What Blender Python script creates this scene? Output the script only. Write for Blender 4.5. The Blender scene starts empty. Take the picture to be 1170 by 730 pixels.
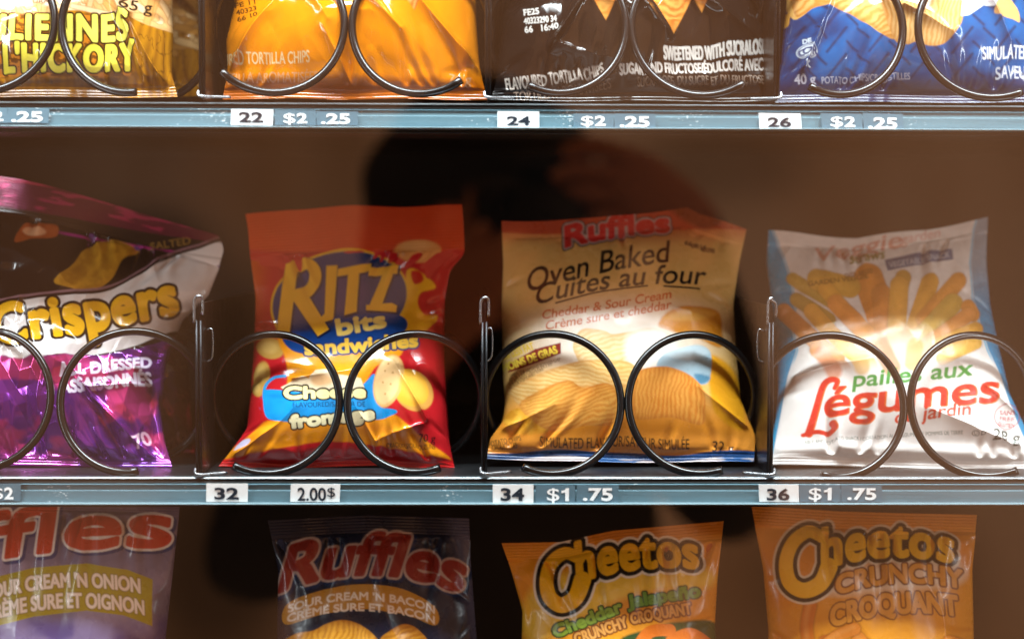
import bpy, math, random
import numpy as np
from mathutils import Matrix, Vector

# ------------------------------------------------------------------ scene, camera
scene = bpy.context.scene
COL = scene.collection
CAM_D, YAW, PITCH, ROLL, LENS = 0.90, 1.0, 2.5, 0.16, 60.0
yaw, pitch, roll = map(math.radians, (YAW, PITCH, ROLL))
ROT = (Matrix.Rotation(-yaw, 3, 'Z') @ Matrix.Rotation(math.pi / 2 - pitch, 3, 'X') @ Matrix.Rotation(roll, 3, 'Z'))
CAMP = Vector((-CAM_D * math.tan(yaw), -CAM_D, CAM_D * math.tan(pitch) / math.cos(yaw)))
F = LENS / 36.0 * 1170.0
R_np = np.array(ROT)
C_np = np.array(CAMP)


def unproj(px, py, Y):
    """where the photograph's pixel (px, py) lies in the machine at depth Y behind the shelf fronts"""
    px = np.asarray(px, float); py = np.asarray(py, float)
    d = np.stack([(px - 585) / F, (365 - py) / F, -np.ones_like(px * 1.0 + py * 0)], -1) @ R_np.T
    t = (np.asarray(Y) - C_np[1]) / d[..., 1]
    return C_np + d * t[..., None]


def at(px, py, Y):
    return Vector(unproj(px, py, Y).tolist())


def proj(P):
    q = (P - C_np) @ R_np
    return 585 + F * q[..., 0] / -q[..., 2], 365 - F * q[..., 1] / -q[..., 2]


PX = CAM_D / F            # metres per pixel of the 1170 px photograph at the shelf fronts

cam = bpy.data.cameras.new('camera'); cam.lens = LENS; cam.sensor_width = 36; cam.clip_start = 0.01; cam.clip_end = 100
camo = bpy.data.objects.new('camera', cam); COL.objects.link(camo)
camo.matrix_world = Matrix.Translation(CAMP) @ ROT.to_4x4()
scene.camera = camo
cam.dof.use_dof = True; cam.dof.focus_distance = 0.925; cam.dof.aperture_fstop = 2.4; cam.dof.aperture_blades = 7


# ------------------------------------------------------------------ object helpers
def tag(o, label=None, cat=None, group=None, kind=None):
    if label: o['label'] = label
    if cat: o['category'] = cat
    if group: o['group'] = group
    if kind: o['kind'] = kind
    return o


def empty(name, loc=(0, 0, 0), label=None, cat=None, group=None):
    o = bpy.data.objects.new(name, None); COL.objects.link(o); o.location = loc
    o.empty_display_size = 0.01
    return tag(o, label, cat, group)


def mesh_np(name, V, faces, mat, parent=None, smooth=True, col=None):
    """V (n,3) world coordinates, faces list of int arrays (m,3) or (m,4)"""
    V = np.asarray(V, np.float32)
    me = bpy.data.meshes.new(name)
    faces = [np.asarray(f, np.int32) for f in faces if len(f)]
    loops = np.concatenate([f.ravel() for f in faces])
    sizes = np.concatenate([np.full(len(f), f.shape[1], np.int32) for f in faces])
    starts = np.concatenate([[0], np.cumsum(sizes)[:-1]]).astype(np.int32)
    me.vertices.add(len(V)); me.vertices.foreach_set('co', V.ravel())
    me.loops.add(len(loops)); me.loops.foreach_set('vertex_index', loops)
    me.polygons.add(len(sizes)); me.polygons.foreach_set('loop_start', starts)
    try: me.polygons.foreach_set('loop_total', sizes)
    except Exception: pass
    me.update(calc_edges=True); me.validate()
    me.polygons.foreach_set('use_smooth', np.full(len(me.polygons), smooth))
    if col is not None:
        at_ = me.color_attributes.new('Col', 'FLOAT_COLOR', 'POINT')
        at_.data.foreach_set('color', np.asarray(col, np.float32).ravel())
    if mat: me.materials.append(mat)
    o = bpy.data.objects.new(name, me); COL.objects.link(o)
    if parent:
        o.parent = parent
        o.matrix_parent_inverse = Matrix.Translation(parent.location).inverted()
    return o


class MB:
    """collects solids of one mesh"""
    def __init__(s): s.V = []; s.Q = []; s.T = []
    def add(s, V, Q=(), T=()):
        n = len(s.V); s.V += [tuple(v) for v in V]
        s.Q += [tuple(i + n for i in q) for q in Q]; s.T += [tuple(i + n for i in t) for t in T]
    def box(s, a, b, bev=0.0):
        x0, y0, z0 = a; x1, y1, z1 = b
        if bev <= 0:
            s.add([(x0,y0,z0),(x1,y0,z0),(x1,y1,z0),(x0,y1,z0),(x0,y0,z1),(x1,y0,z1),(x1,y1,z1),(x0,y1,z1)],
                  [(0,3,2,1),(4,5,6,7),(0,1,5,4),(1,2,6,5),(2,3,7,6),(3,0,4,7)]); return
        # profile in (y, z) with cut corners, along x
        p = [(y0+bev,z0),(y1-bev,z0),(y1,z0+bev),(y1,z1-bev),(y1-bev,z1),(y0+bev,z1),(y0,z1-bev),(y0,z0+bev)]
        s.prism(p, x0, x1)
    def prism(s, prof, x0, x1):
        """closed (y, z) profile swept along x"""
        n = len(prof)
        V = [(x0, y, z) for y, z in prof] + [(x1, y, z) for y, z in prof]
        Q = [(i, (i+1) % n, n + (i+1) % n, n + i) for i in range(n)]
        T = [(0, i+1, i) for i in range(1, n-1)] + [(n, n+i, n+i+1) for i in range(1, n-1)]
        s.add(V, Q, T)
    def tube(s, pts, r, n=12, cap=True):
        P = np.asarray(pts, float); m = len(P)
        rr = np.full(m, r) if np.isscalar(r) else np.asarray(r)
        Tn = np.gradient(P, axis=0); Tn /= np.linalg.norm(Tn, axis=1)[:, None]
        up = np.array([0.0, 0, 1]) if abs(Tn[0][2]) < 0.9 else np.array([1.0, 0, 0])
        N = np.cross(Tn[0], up); N /= np.linalg.norm(N)
        V = []; a = np.linspace(0, 2*np.pi, n, endpoint=False)
        for i in range(m):
            N = N - Tn[i] * N.dot(Tn[i]); N /= np.linalg.norm(N); B = np.cross(Tn[i], N)
            V += [tuple(P[i] + rr[i] * (math.cos(t) * N + math.sin(t) * B)) for t in a]
        Q = [(i*n+j, i*n+(j+1) % n, (i+1)*n+(j+1) % n, (i+1)*n+j) for i in range(m-1) for j in range(n)]
        T = []
        if cap:
            V += [tuple(P[0]), tuple(P[-1])]; c0, c1 = m*n, m*n+1
            T = [(c0, (j+1) % n, j) for j in range(n)] + [(c1, (m-1)*n+j, (m-1)*n+(j+1) % n) for j in range(n)]
        s.add(V, Q, T)
    def build(s, name, mat, parent=None, smooth=False):
        fs = []
        if s.Q: fs.append(np.array(s.Q))
        if s.T: fs.append(np.array(s.T))
        return mesh_np(name, np.array(s.V), fs, mat, parent, smooth)


# ------------------------------------------------------------------ materials
def nodes_of(m):
    m.use_nodes = True
    nt = m.node_tree
    return nt, nt.nodes['Principled BSDF'] if 'Principled BSDF' in nt.nodes else None


def lin(h):
    if isinstance(h, str):
        h = h.lstrip('#'); c = np.array([int(h[i:i+2], 16) for i in (0, 2, 4)]) / 255.0
    else: c = np.asarray(h, float)
    return np.where(c <= 0.04045, c / 12.92, ((c + 0.055) / 1.055) ** 2.4)


def pbr(name, color, rough=0.5, metal=0.0, var=0.0, scale=200, bump=0.0, coat=0.0, spec=0.5, stretch=(1, 1, 1)):
    m = bpy.data.materials.new(name); nt, b = nodes_of(m)
    c = lin(color)
    b.inputs['Base Color'].default_value = (*c, 1); b.inputs['Roughness'].default_value = rough
    b.inputs['Metallic'].default_value = metal; b.inputs['Coat Weight'].default_value = coat
    b.inputs['Specular IOR Level'].default_value = spec
    if var or bump:
        tc = nt.nodes.new('ShaderNodeTexCoord'); mp = nt.nodes.new('ShaderNodeMapping')
        nt.links.new(tc.outputs['Object'], mp.inputs['Vector']); mp.inputs['Scale'].default_value = stretch
        nz = nt.nodes.new('ShaderNodeTexNoise'); nz.inputs['Scale'].default_value = scale; nz.inputs['Detail'].default_value = 6
        nt.links.new(mp.outputs[0], nz.inputs['Vector'])
        if var:
            mx = nt.nodes.new('ShaderNodeMix'); mx.data_type = 'RGBA'
            mx.inputs[6].default_value = (*(c * (1 - var)), 1); mx.inputs[7].default_value = (*np.minimum(c * (1 + var), 1), 1)
            nt.links.new(nz.outputs[0], mx.inputs[0]); nt.links.new(mx.outputs[2], b.inputs['Base Color'])
            mr = nt.nodes.new('ShaderNodeMapRange'); mr.inputs[3].default_value = max(rough - 0.12, 0.03); mr.inputs[4].default_value = rough + 0.12
            nt.links.new(nz.outputs[0], mr.inputs[0]); nt.links.new(mr.outputs[0], b.inputs['Roughness'])
        if bump:
            bp = nt.nodes.new('ShaderNodeBump'); bp.inputs['Strength'].default_value = bump; bp.inputs['Distance'].default_value = 0.0004
            nt.links.new(nz.outputs[0], bp.inputs['Height']); nt.links.new(bp.outputs[0], b.inputs['Normal'])
    return m


def film(name, rough=0.2, coat=0.3):
    """printed plastic or foil film: print in the colour attribute, its alpha how metallic the film is"""
    m = bpy.data.materials.new(name); nt, b = nodes_of(m)
    a = nt.nodes.new('ShaderNodeAttribute'); a.attribute_name = 'Col'
    nt.links.new(a.outputs['Color'], b.inputs['Base Color']); nt.links.new(a.outputs['Alpha'], b.inputs['Metallic'])
    tc = nt.nodes.new('ShaderNodeTexCoord')
    nz = nt.nodes.new('ShaderNodeTexNoise'); nz.inputs['Scale'].default_value = 90; nz.inputs['Detail'].default_value = 5
    nt.links.new(tc.outputs['Object'], nz.inputs['Vector'])
    mr = nt.nodes.new('ShaderNodeMapRange'); mr.inputs[3].default_value = max(rough - 0.1, .03); mr.inputs[4].default_value = rough + 0.12
    nt.links.new(nz.outputs[0], mr.inputs[0]); nt.links.new(mr.outputs[0], b.inputs['Roughness'])
    bp = nt.nodes.new('ShaderNodeBump'); bp.inputs['Strength'].default_value = 0.25; bp.inputs['Distance'].default_value = 0.0006
    nt.links.new(nz.outputs[0], bp.inputs['Height']); nt.links.new(bp.outputs[0], b.inputs['Normal'])
    b.inputs['Coat Weight'].default_value = coat; b.inputs['Coat Roughness'].default_value = 0.05
    return m


M = dict(
    tray=pbr('dark_painted_steel', '#2b2c2e', .42, .6, .3, 60, .15),
    lip=pbr('worn_steel_edge', '#777e82', .34, .85, .4, 300, .1, stretch=(.1, 1, 1)),
    groove=pbr('black_plastic', '#141414', .5, 0, .3, 200),
    rail=pbr('grey_blue_plastic', '#607e89', .3, .15, .3, 260, .06, coat=.4, stretch=(.06, 1, 1)),
    raillip=pbr('clear_plastic_edge', '#7f969e', .2, .2, .1, 200, coat=.5, stretch=(.1, 1, 1)),
    coil=pbr('black_coated_wire', '#141517', .24, .5, coat=.4),
    plate=pbr('dark_zinc_plate', '#1c1d20', .32, .75, .3, 120, .1),
    wire=pbr('bright_wire', '#8b8e92', .28, .9, .2, 300),
    white=pbr('white_card', '#e9ecec', .45, 0, .05, 120),
    greytag=pbr('grey_blue_card', '#587482', .4, 0, .1, 90),
    ink=pbr('navy_ink', '#10202e', .5), whiteink=pbr('white_ink', '#f2f6f7', .45),
    cabinet=pbr('black_cabinet_steel', '#131313', .6, .2, .3, 30),
)
_n = M['rail'].node_tree; _b = _n.nodes['Principled BSDF']                 # specks and short scratches on the price rails
_tc = _n.nodes.new('ShaderNodeTexCoord'); _mp = _n.nodes.new('ShaderNodeMapping'); _mp.inputs['Scale'].default_value = (.35, 1, 1); _n.links.new(_tc.outputs['Object'], _mp.inputs[0])
_nz = _n.nodes.new('ShaderNodeTexNoise'); _nz.inputs['Scale'].default_value = 1500; _nz.inputs['Detail'].default_value = 1; _n.links.new(_mp.outputs[0], _nz.inputs['Vector'])
_n2 = _n.nodes.new('ShaderNodeTexNoise'); _n2.inputs['Scale'].default_value = 22; _n.links.new(_tc.outputs['Object'], _n2.inputs['Vector'])
_ad = _n.nodes.new('ShaderNodeMath'); _ad.operation = 'MULTIPLY'; _n.links.new(_nz.outputs[0], _ad.inputs[0]); _n.links.new(_n2.outputs[0], _ad.inputs[1])
_mr = _n.nodes.new('ShaderNodeMapRange'); _mr.inputs[1].default_value = .40; _mr.inputs[2].default_value = .46; _n.links.new(_ad.outputs[0], _mr.inputs[0])
_mx = _n.nodes.new('ShaderNodeMix'); _mx.data_type = 'RGBA'; _mx.inputs[7].default_value = (.75, .8, .82, 1); _n.links.new(_mr.outputs[0], _mx.inputs[0])
_n.links.new(_b.inputs['Base Color'].links[0].from_socket, _mx.inputs[6]); _n.links.new(_mx.outputs[2], _b.inputs['Base Color'])
FILM = film('printed_film', .1, .6)
FOIL = film('printed_foil', .12, .5)
MATTE = film('satin_film', .27, .12)
# ------------------------------------------------------------------ noise, lettering, print
def _tab(seed): return np.random.default_rng(seed).random((64, 64))


def vnoise(x, y, seed=0):
    t = _tab(seed); xi = np.floor(x).astype(int); yi = np.floor(y).astype(int)
    fx = x - xi; fy = y - yi; fx = fx*fx*(3-2*fx); fy = fy*fy*(3-2*fy)
    a = t[xi & 63, yi & 63]; b = t[(xi+1) & 63, yi & 63]; c = t[xi & 63, (yi+1) & 63]; d = t[(xi+1) & 63, (yi+1) & 63]
    return (a*(1-fx)+b*fx)*(1-fy)+(c*(1-fx)+d*fx)*fy


def fbm(x, y, seed=0, oct=4):
    s = 0; a = .5; n = 0
    for i in range(oct): s = s + a*vnoise(x*2**i+i*7.3, y*2**i+i*3.1, seed+i); n += a; a *= .5
    return s/n


def crisp(x, y, seed=0):
    """height of a crumpled sheet: flat triangular facets between random heights"""
    t = _tab(seed); k = (x+y)*.3660254; i = np.floor(x+k).astype(int); j = np.floor(y+k).astype(int)
    fx = x+k-i; fy = y+k-j
    a = t[i & 63, j & 63]; b = t[(i+1) & 63, j & 63]; c = t[i & 63, (j+1) & 63]; d = t[(i+1) & 63, (j+1) & 63]
    return np.where(fx > fy, a+(b-a)*fx+(d-b)*fy, a+(c-a)*fy+(d-c)*fx)


def smooth(a, b, x):
    t = np.clip((x-a)/(b-a), 0, 1); return t*t*(3-2*t)


def _glyph_tris(s, sp=1.0):
    c = bpy.data.curves.new('t', 'FONT'); c.body = s; c.resolution_u = 6; c.space_character = sp
    o = bpy.data.objects.new('t', c); me = o.to_mesh(); me.calc_loop_triangles()
    V = np.array([v.co[:2] for v in me.vertices]) if len(me.vertices) else np.zeros((0, 2))
    T = np.array([t.vertices[:] for t in me.loop_triangles], int)
    o.to_mesh_clear(); bpy.data.objects.remove(o); bpy.data.curves.remove(c)
    return V, T


def _edt(on, R):
    big = 1e6; f = np.where(on, 0.0, big)
    def run(f):
        g = f.copy()
        for d in range(1, R+1):
            g[d:] = np.minimum(g[d:], f[:-d]+d*d); g[:-d] = np.minimum(g[:-d], f[d:]+d*d)
        return g
    g = run(f); g = run(g.T.copy()).T
    return np.sqrt(np.minimum(g, (R+1.0)**2))


CAPH = 0.68        # cap height of the built-in font at size 1
_sdf_cache = {}


def text_sdf(s, L, h, rmax, k, sp=1.0):
    """signed distance raster of string s, L px long and cap height h px; origin at (pad, pad) in px"""
    V, T = _glyph_tris(s, sp)
    x0, x1 = V[:, 0].min(), V[:, 0].max()
    P = np.empty_like(V); P[:, 0] = (V[:, 0]-x0)/(x1-x0)*L; P[:, 1] = V[:, 1]/CAPH*h
    pad = rmax+2; ylo = P[:, 1].min()-pad; W = int((L+2*pad)*k)+2; H = int((P[:, 1].max()+pad-ylo)*k)+2
    Q = np.stack([(P[:, 0]+pad)*k, (P[:, 1]-ylo)*k], 1)
    on = np.zeros((H, W), bool)
    for a, b, c in Q[T]:
        mx = np.minimum(np.minimum(a, b), c); MX = np.maximum(np.maximum(a, b), c)
        i0, i1 = int(mx[0]), int(MX[0])+1; j0, j1 = int(mx[1]), int(MX[1])+1
        gx, gy = np.meshgrid(np.arange(i0, i1+1)+.5, np.arange(j0, j1+1)+.5)
        def e(p, q): return (q[0]-p[0])*(gy-p[1])-(q[1]-p[1])*(gx-p[0])
        e0, e1, e2 = e(a, b), e(b, c), e(c, a)
        m = ((e0 >= 0) & (e1 >= 0) & (e2 >= 0)) | ((e0 <= 0) & (e1 <= 0) & (e2 <= 0))
        on[j0:j1+1, i0:i1+1] |= m[:H-j0, :W-i0]
    R = int(pad*k)+1
    d = (_edt(on, R)-_edt(~on, min(R, int(h*k/2)+2)))/k
    return d, pad, ylo


def sample(D, gx, gy, fill):
    H, W = D.shape
    ok = (gx >= 0) & (gx < W-1) & (gy >= 0) & (gy < H-1)
    x = np.clip(gx, 0, W-1.001); y = np.clip(gy, 0, H-1.001)
    xi = x.astype(int); yi = y.astype(int); fx = x-xi; fy = y-yi
    v = (D[yi, xi]*(1-fx)+D[yi, xi+1]*fx)*(1-fy)+(D[yi+1, xi]*(1-fx)+D[yi+1, xi+1]*fx)*fy
    return np.where(ok, v, fill)


def poly_sdf(X, Y, pts):
    P = np.asarray(pts, float); n = len(P)
    d = np.full(X.shape, 1e12); s = np.ones(X.shape)
    for i in range(n):
        a = P[i]; b = P[i-1]; ex, ey = b-a; wx = X-a[0]; wy = Y-a[1]
        t = np.clip((wx*ex+wy*ey)/(ex*ex+ey*ey+1e-12), 0, 1)
        d = np.minimum(d, (wx-ex*t)**2+(wy-ey*t)**2)
        c1 = Y >= a[1]; c2 = Y < b[1]; c3 = ex*wy > ey*wx
        s = np.where((c1 & c2 & c3) | (~c1 & ~c2 & ~c3), -s, s)
    return s*np.sqrt(d)


def curve(pts, n=8, closed=True):
    P = np.asarray(pts, float); m = len(P); out = []
    for i in range(m if closed else m-1):
        if closed: p0, p1, p2, p3 = P[i-1], P[i], P[(i+1) % m], P[(i+2) % m]
        else: p0, p1, p2, p3 = P[max(i-1, 0)], P[i], P[i+1], P[min(i+2, m-1)]
        for t in np.arange(n)/n:
            out.append(.5*((2*p1)+(-p0+p2)*t+(2*p0-5*p1+4*p2-p3)*t*t+(-p0+3*p1-3*p2+p3)*t**3))
    if not closed: out.append(P[-1])
    return np.array(out)


class Art:
    """the print of one bag, laid out flat over the bag's own surface"""
    def __init__(s, X, Y, base, metal=0.0):
        s.X, s.Y = X, Y; s.c = np.empty(X.shape+(3,)); s.c[:] = lin(base); s.m = np.full(X.shape, float(metal))
    def put(s, mask, color, metal=None):
        c = color if isinstance(color, np.ndarray) else lin(color)
        s.c += mask[..., None]*(c-s.c)
        if metal is not None: s.m += mask*(metal-s.m)
    def dist(s, d, color, r=0.0, soft=.55, metal=None, alpha=1.0):
        s.put(alpha*np.clip(.5-(d-r)/(2*soft), 0, 1), color, metal)
    def poly(s, pts, color, soft=.6, smoothed=True, r=0, metal=None, alpha=1.0, k=None):
        if k: pts = k(pts)
        if smoothed: pts = curve(pts)
        d = poly_sdf(s.X, s.Y, pts); s.dist(d, color, r, soft, metal, alpha); return d
    def ell(s, cx, cy, rx, ry, ang, color, soft=.6, alpha=1.0, metal=None):
        a = math.radians(ang); dx = s.X-cx; dy = s.Y-cy
        u = (dx*math.cos(a)+dy*math.sin(a))/rx; v = (-dx*math.sin(a)+dy*math.cos(a))/ry
        q = np.sqrt(u*u+v*v); d = (q-1)*min(rx, ry); s.dist(d, color, 0, soft, metal, alpha); return d
    def stroke(s, pts, r, color, soft=.55, smoothed=True, alpha=1.0, r1=None):
        P = curve(pts, 6, False) if smoothed and len(pts) > 2 else np.asarray(pts, float)
        d = np.full(s.X.shape, 1e9); n = len(P)-1
        for i in range(n):
            a, b = P[i], P[i+1]; e = b-a; w0 = s.X-a[0]; w1 = s.Y-a[1]
            t = np.clip((w0*e[0]+w1*e[1])/(e@e+1e-12), 0, 1)
            rr = r if r1 is None else r+(r1-r)*(i+t)/n
            d = np.minimum(d, np.hypot(w0-e[0]*t, w1-e[1]*t)-rr)
        if color is not None: s.dist(d, color, 0, soft, None, alpha)
        return d
    def text(s, string, x0, y0, x1, y1, h, color, bold=0., out=(), shear=0., bend=0., soft=.5, alpha=1., grow=0., wave=None, draw=True, metal=None, sp=1.0):
        """baseline from (x0, y0) to (x1, y1), cap height h; bend lifts the middle of the baseline; out = ((radius, colour), ...) widest first"""
        L = math.hypot(x1-x0, y1-y0); ux, uy = (x1-x0)/L, (y1-y0)/L
        dx = s.X-x0; dy = s.Y-y0
        a = dx*ux+dy*uy; t = dx*uy-dy*ux                      # along, above
        q = a/L
        t = t-bend*4*q*(1-q)
        if wave: t = t-wave[0]*np.sin(q*wave[1]*2*math.pi+wave[2])
        t = t/(1+grow*(q-.5))
        a = a-shear*t
        rmax = max([bold]+[o[0] for o in out])
        k = 4.0 if h < 22 else 3.0
        key = (string, round(L, 1), h, round(rmax, 1), sp)
        if key not in _sdf_cache: _sdf_cache[key] = text_sdf(string, L, h, rmax, k, sp)
        D, pad, ylo = _sdf_cache[key]
        d = sample(D, (a+pad)*k-.5, (t-ylo)*k-.5, rmax+3)
        if draw:
            for r, c in out: s.dist(d, c, r, soft, metal, alpha)
            s.dist(d, color, bold, soft, metal, alpha)
        return d
    def chip(s, pts, color, dark, ang, period, smoothed=True, rim=None, seed=0, k=None, soft=.8):
        if k: pts = k(pts)
        if smoothed: pts = curve(pts)
        d = poly_sdf(s.X, s.Y, pts)
        a = math.radians(ang); q = s.X*math.cos(a)+s.Y*math.sin(a)+3*(fbm(s.X/25, s.Y/25, seed+3)-.5)*period
        w = .5+.5*np.sin(q/period*2*math.pi); n = fbm(s.X/9, s.Y/9, seed); n2 = fbm(s.X/40, s.Y/40, seed+9)
        mix = np.clip(.75*w+.3*n+.6*(n2-.5), 0, 1)[..., None]
        c = lin(dark)*(1-mix)+lin(color)*mix
        edge = smooth(-7, 0, d)[..., None]*.5
        c = c*(1-edge)+lin(rim or dark)*edge
        s.put(np.clip(.5-d/(2*soft), 0, 1), c)
        return d
    def grade(s, f, color): s.put(np.clip(f, 0, 1), color)
    def noise(s, amt, sc=20, seed=0):
        s.c *= (1+amt*(fbm(s.X/sc, s.Y/sc, seed)-.5)*2)[..., None]


def K(ox, oy, sc):
    """coordinates read off an enlargement of the photograph"""
    return lambda pts: [(ox+x/sc, oy+y/sc) for x, y in pts]


def k1(k, x, y): return k([(x, y)])[0]
# ------------------------------------------------------------------ bags
def bag(name, label, L, R, top, bot, depth, T, art, mat, seals=(.07, .05), seed=1, step=.8, vis=(-60, 790), crease=1.0,
        crumple=0.0, facets=0, backcol='#888888', group='snack bags hanging in the wire spirals', serrate=0, bulge=(.55, .60), dents=(),
        mesh_name='pouch', lean=0.0, lowfold=0.0):
    """L, R: side edges as (y, x) lists, top, bot: (x, y) lists of the two seal edges, all read off the photograph and put at the given
    depths (top, bottom) behind the shelf front. The print is laid out on the flat bag, then the film is puffed out and creased."""
    rng = np.random.default_rng(seed)
    L = np.array(L, float); R = np.array(R, float); top = np.array(top, float); bot = np.array(bot, float)
    y0 = min(L[0, 0], R[0, 0]); y1 = max(L[-1, 0], R[-1, 0])
    w = max(R[:, 1].max()-L[:, 1].min(), 10)
    nu = int(w/step)
    # rows: fine where the photograph shows the bag
    vs = []
    y = y0
    while y < y1:
        vs.append((y-y0)/(y1-y0)); y += step if vis[0] < y < vis[1] else step*6
    v = np.array(vs+[1.0]); u = np.linspace(0, 1, nu)
    U, Vv = np.meshgrid(u, v)
    lx = np.interp(v, (L[:, 0]-L[0, 0])/(L[-1, 0]-L[0, 0]), L[:, 1]); rx = np.interp(v, (R[:, 0]-R[0, 0])/(R[-1, 0]-R[0, 0]), R[:, 1])
    # soften the polylines
    for _ in range(40):
        lx[1:-1] = .25*lx[:-2]+.5*lx[1:-1]+.25*lx[2:]; rx[1:-1] = .25*rx[:-2]+.5*rx[1:-1]+.25*rx[2:]
    xx = lx[:, None]*(1-U)+rx[:, None]*U
    ty = np.interp(xx, top[:, 0], top[:, 1]); by = np.interp(xx, bot[:, 0], bot[:, 1])
    yy = ty*(1-Vv)+by*Vv
    Yd = depth[0]*(1-Vv)+depth[1]*Vv
    P = unproj(xx, yy, Yd)
    n = np.cross(P[-1, 0]-P[0, 0], P[0, -1]-P[0, 0]); n /= np.linalg.norm(n)
    if n[1] > 0: n = -n
    st, sb = seals
    vv = np.clip((Vv-st)/(1-st-sb), 0, 1)
    a, b = bulge
    wv = vv**(math.log(.5)/math.log(b))                       # where the belly is
    hv = np.where(wv < .5, (1-np.abs(2*wv-1)**2.4)**.75, (1-np.abs(2*wv-1)**1.75)**.92); hu = (1-np.abs(2*U-1)**2.6)**a
    h = T*hu*hv
    X, Y = proj(P+n*h[..., None])
    # creases running out of the seals
    wmm = w*PX
    e = np.zeros_like(h); inside = smooth(0, .03, vv)*smooth(0, .03, 1-vv)
    for side in (0, 1):
        for i in range(int(11*crease)):
            u0 = rng.uniform(.03, .97); ang = rng.normal(0, .22)+(.5-u0)*.5; ln = rng.uniform(.1, .42); A = rng.uniform(.0009, .0036)
            q = vv if side == 0 else 1-vv
            du = (U-(u0+ang*q))*wmm; wd = .0018+.010*q
            e -= A*np.exp(-(du/wd)**2)*np.clip(1-q/ln, 0, 1)**1.3*smooth(0, .02, q)
            e += .5*A*np.exp(-((du-1.6*wd)/wd)**2)*np.clip(1-q/ln, 0, 1)**1.3*smooth(0, .02, q)
    # short folds coming in from the sides, and from the lower corners
    for i in range(int(9*crease)):
        v0 = rng.uniform(.1, .95); ang = rng.normal(0, .5); ln = rng.uniform(.08, .3); A = rng.uniform(.0008, .0030); q = U if i % 2 else 1-U
        dv = (vv-(v0+ang*q))*(y1-y0)*PX; wd = .0015+.012*q
        e -= A*np.exp(-(dv/wd)**2)*np.clip(1-q/ln, 0, 1)**1.2
    for (cu, cv, tu, tv, A, wd) in dents:                   # straight folds, (from, to) in (u, v)
        ex, ey = (tu-cu)*wmm, (tv-cv)*(y1-y0)*PX; l2 = ex*ex+ey*ey
        dx, dy = (U-cu)*wmm, (Vv-cv)*(y1-y0)*PX; t = np.clip((dx*ex+dy*ey)/l2, 0, 1)
        dd = np.hypot(dx-t*ex, dy-t*ey)
        e += A*np.exp(-(dd/(wd*(.35+t)))**1.05)*(1-.5*t)
    if crumple:
        wx = .25*(fbm(U*3, Vv*3, seed+5)-.5); wy = .25*(fbm(U*3+9, Vv*3, seed+6)-.5)
        r1 = 1-np.abs(2*vnoise((U+wx)*4.2*w/250, (Vv+wy)*4.6*(y1-y0)/300, seed+1)-1); r2 = 1-np.abs(2*vnoise((U-wx)*8*w/250, (Vv+wy)*7*(y1-y0)/300, seed+2)-1)
        patch_ = smooth(.35, .7, fbm(U*2.6, Vv*2.6, seed+41, 2))
        e += crumple*(.0036*(r1-.7)*(.5+.7*patch_)+.0011*(r2-.7)*patch_)
    if facets:
        sx_ = U*wmm/.001; sy_ = Vv*(y1-y0)*PX/.001; wob = 5*(fbm(U*4, Vv*4, seed+71)-.5)
        e += facets*.001*((crisp((sx_+wob)/25, (sy_-wob)/28, seed+61)-.5)+.22*(crisp((sx_-wob)/10, (sy_+wob)/11, seed+62)-.5))*smooth(0, .08, vv)*smooth(.0, .05, 1-vv)*(smooth(.42, .6, vv)*.9+.1 if facets > 10 else .4+.8*smooth(.3, .7, fbm(U*2.4, Vv*2.4, seed+77, 2)))
    e += .0012*(fbm(U*4, Vv*5, seed+20, 3)-.5)*inside
    sidefade = smooth(0, .05, U)*smooth(0, .05, 1-U)
    e = e*sidefade*inside
    # crimped seals
    seal = (1-smooth(0, .012, Vv-st)) + (1-smooth(0, .012, 1-sb-Vv))
    crimp = .00018*np.sin(Vv*(y1-y0)*PX/.0016*2*math.pi)*seal
    wavy = .0016*np.sin(U*2*math.pi*rng.uniform(1, 2.2)+rng.uniform(0, 6))*np.clip(seal, 0, 1)*np.where(Vv < .5, 1, .6)
    if lowfold: e += lowfold*np.exp(-((Vv-(1-sb-.02))/.03)**2)*(.6+.8*fbm(U*6, Vv*0, seed+31))*sidefade
    Pf = P+n*(h+e+crimp+wavy)[..., None]
    Pf[..., 1] -= 0
    if serrate:
        tri = np.abs((U[0]*w/serrate) % 1-.5)*2
        Pf[-1, :, 2] += (tri-.5)*.0012
    A_ = Art(X, Y, '#ffffff'); art(A_)
    colr = np.concatenate([np.clip(A_.c, 0, .95), np.clip(A_.m, 0, 1)[..., None]], -1)
    nv = len(v)
    i_top = int(np.searchsorted(v, st)); i_bot = int(np.searchsorted(v, 1-sb))
    root = empty(name, tuple(P[-1, nu//2]), label, 'snack bag', group)
    pb = P-n*(.75*h)[..., None]

    def sheet(nm, r0, r1, back):
        rows = r1-r0+1; V = Pf[r0:r1+1].reshape(-1, 3); C = colr[r0:r1+1].reshape(-1, 4)
        ii = np.arange(rows*nu).reshape(rows, nu)
        q = np.stack([ii[:-1, :-1], ii[1:, :-1], ii[1:, 1:], ii[:-1, 1:]], -1).reshape(-1, 4)
        if back:
            rs = np.unique(np.concatenate([np.arange(r0, r1+1, 8), [r1]])); cs = np.unique(np.concatenate([np.arange(0, nu, 16), [nu-1]]))
            Bk = pb[np.ix_(rs, cs)]+n*(wavy[np.ix_(rs, cs)]-.0004)[..., None]
        else:
            rs = np.unique(np.concatenate([np.arange(r0, r1+1, 3), [r1]])); cs = np.arange(0, nu)
            Bk = Pf[np.ix_(rs, cs)]-n*.0005
        jj = np.arange(len(rs)*len(cs)).reshape(len(rs), len(cs))+len(V)
        q2 = np.stack([jj[:-1, :-1], jj[:-1, 1:], jj[1:, 1:], jj[1:, :-1]], -1).reshape(-1, 4)
        bc = np.array([*lin(backcol), 0.0])
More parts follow.
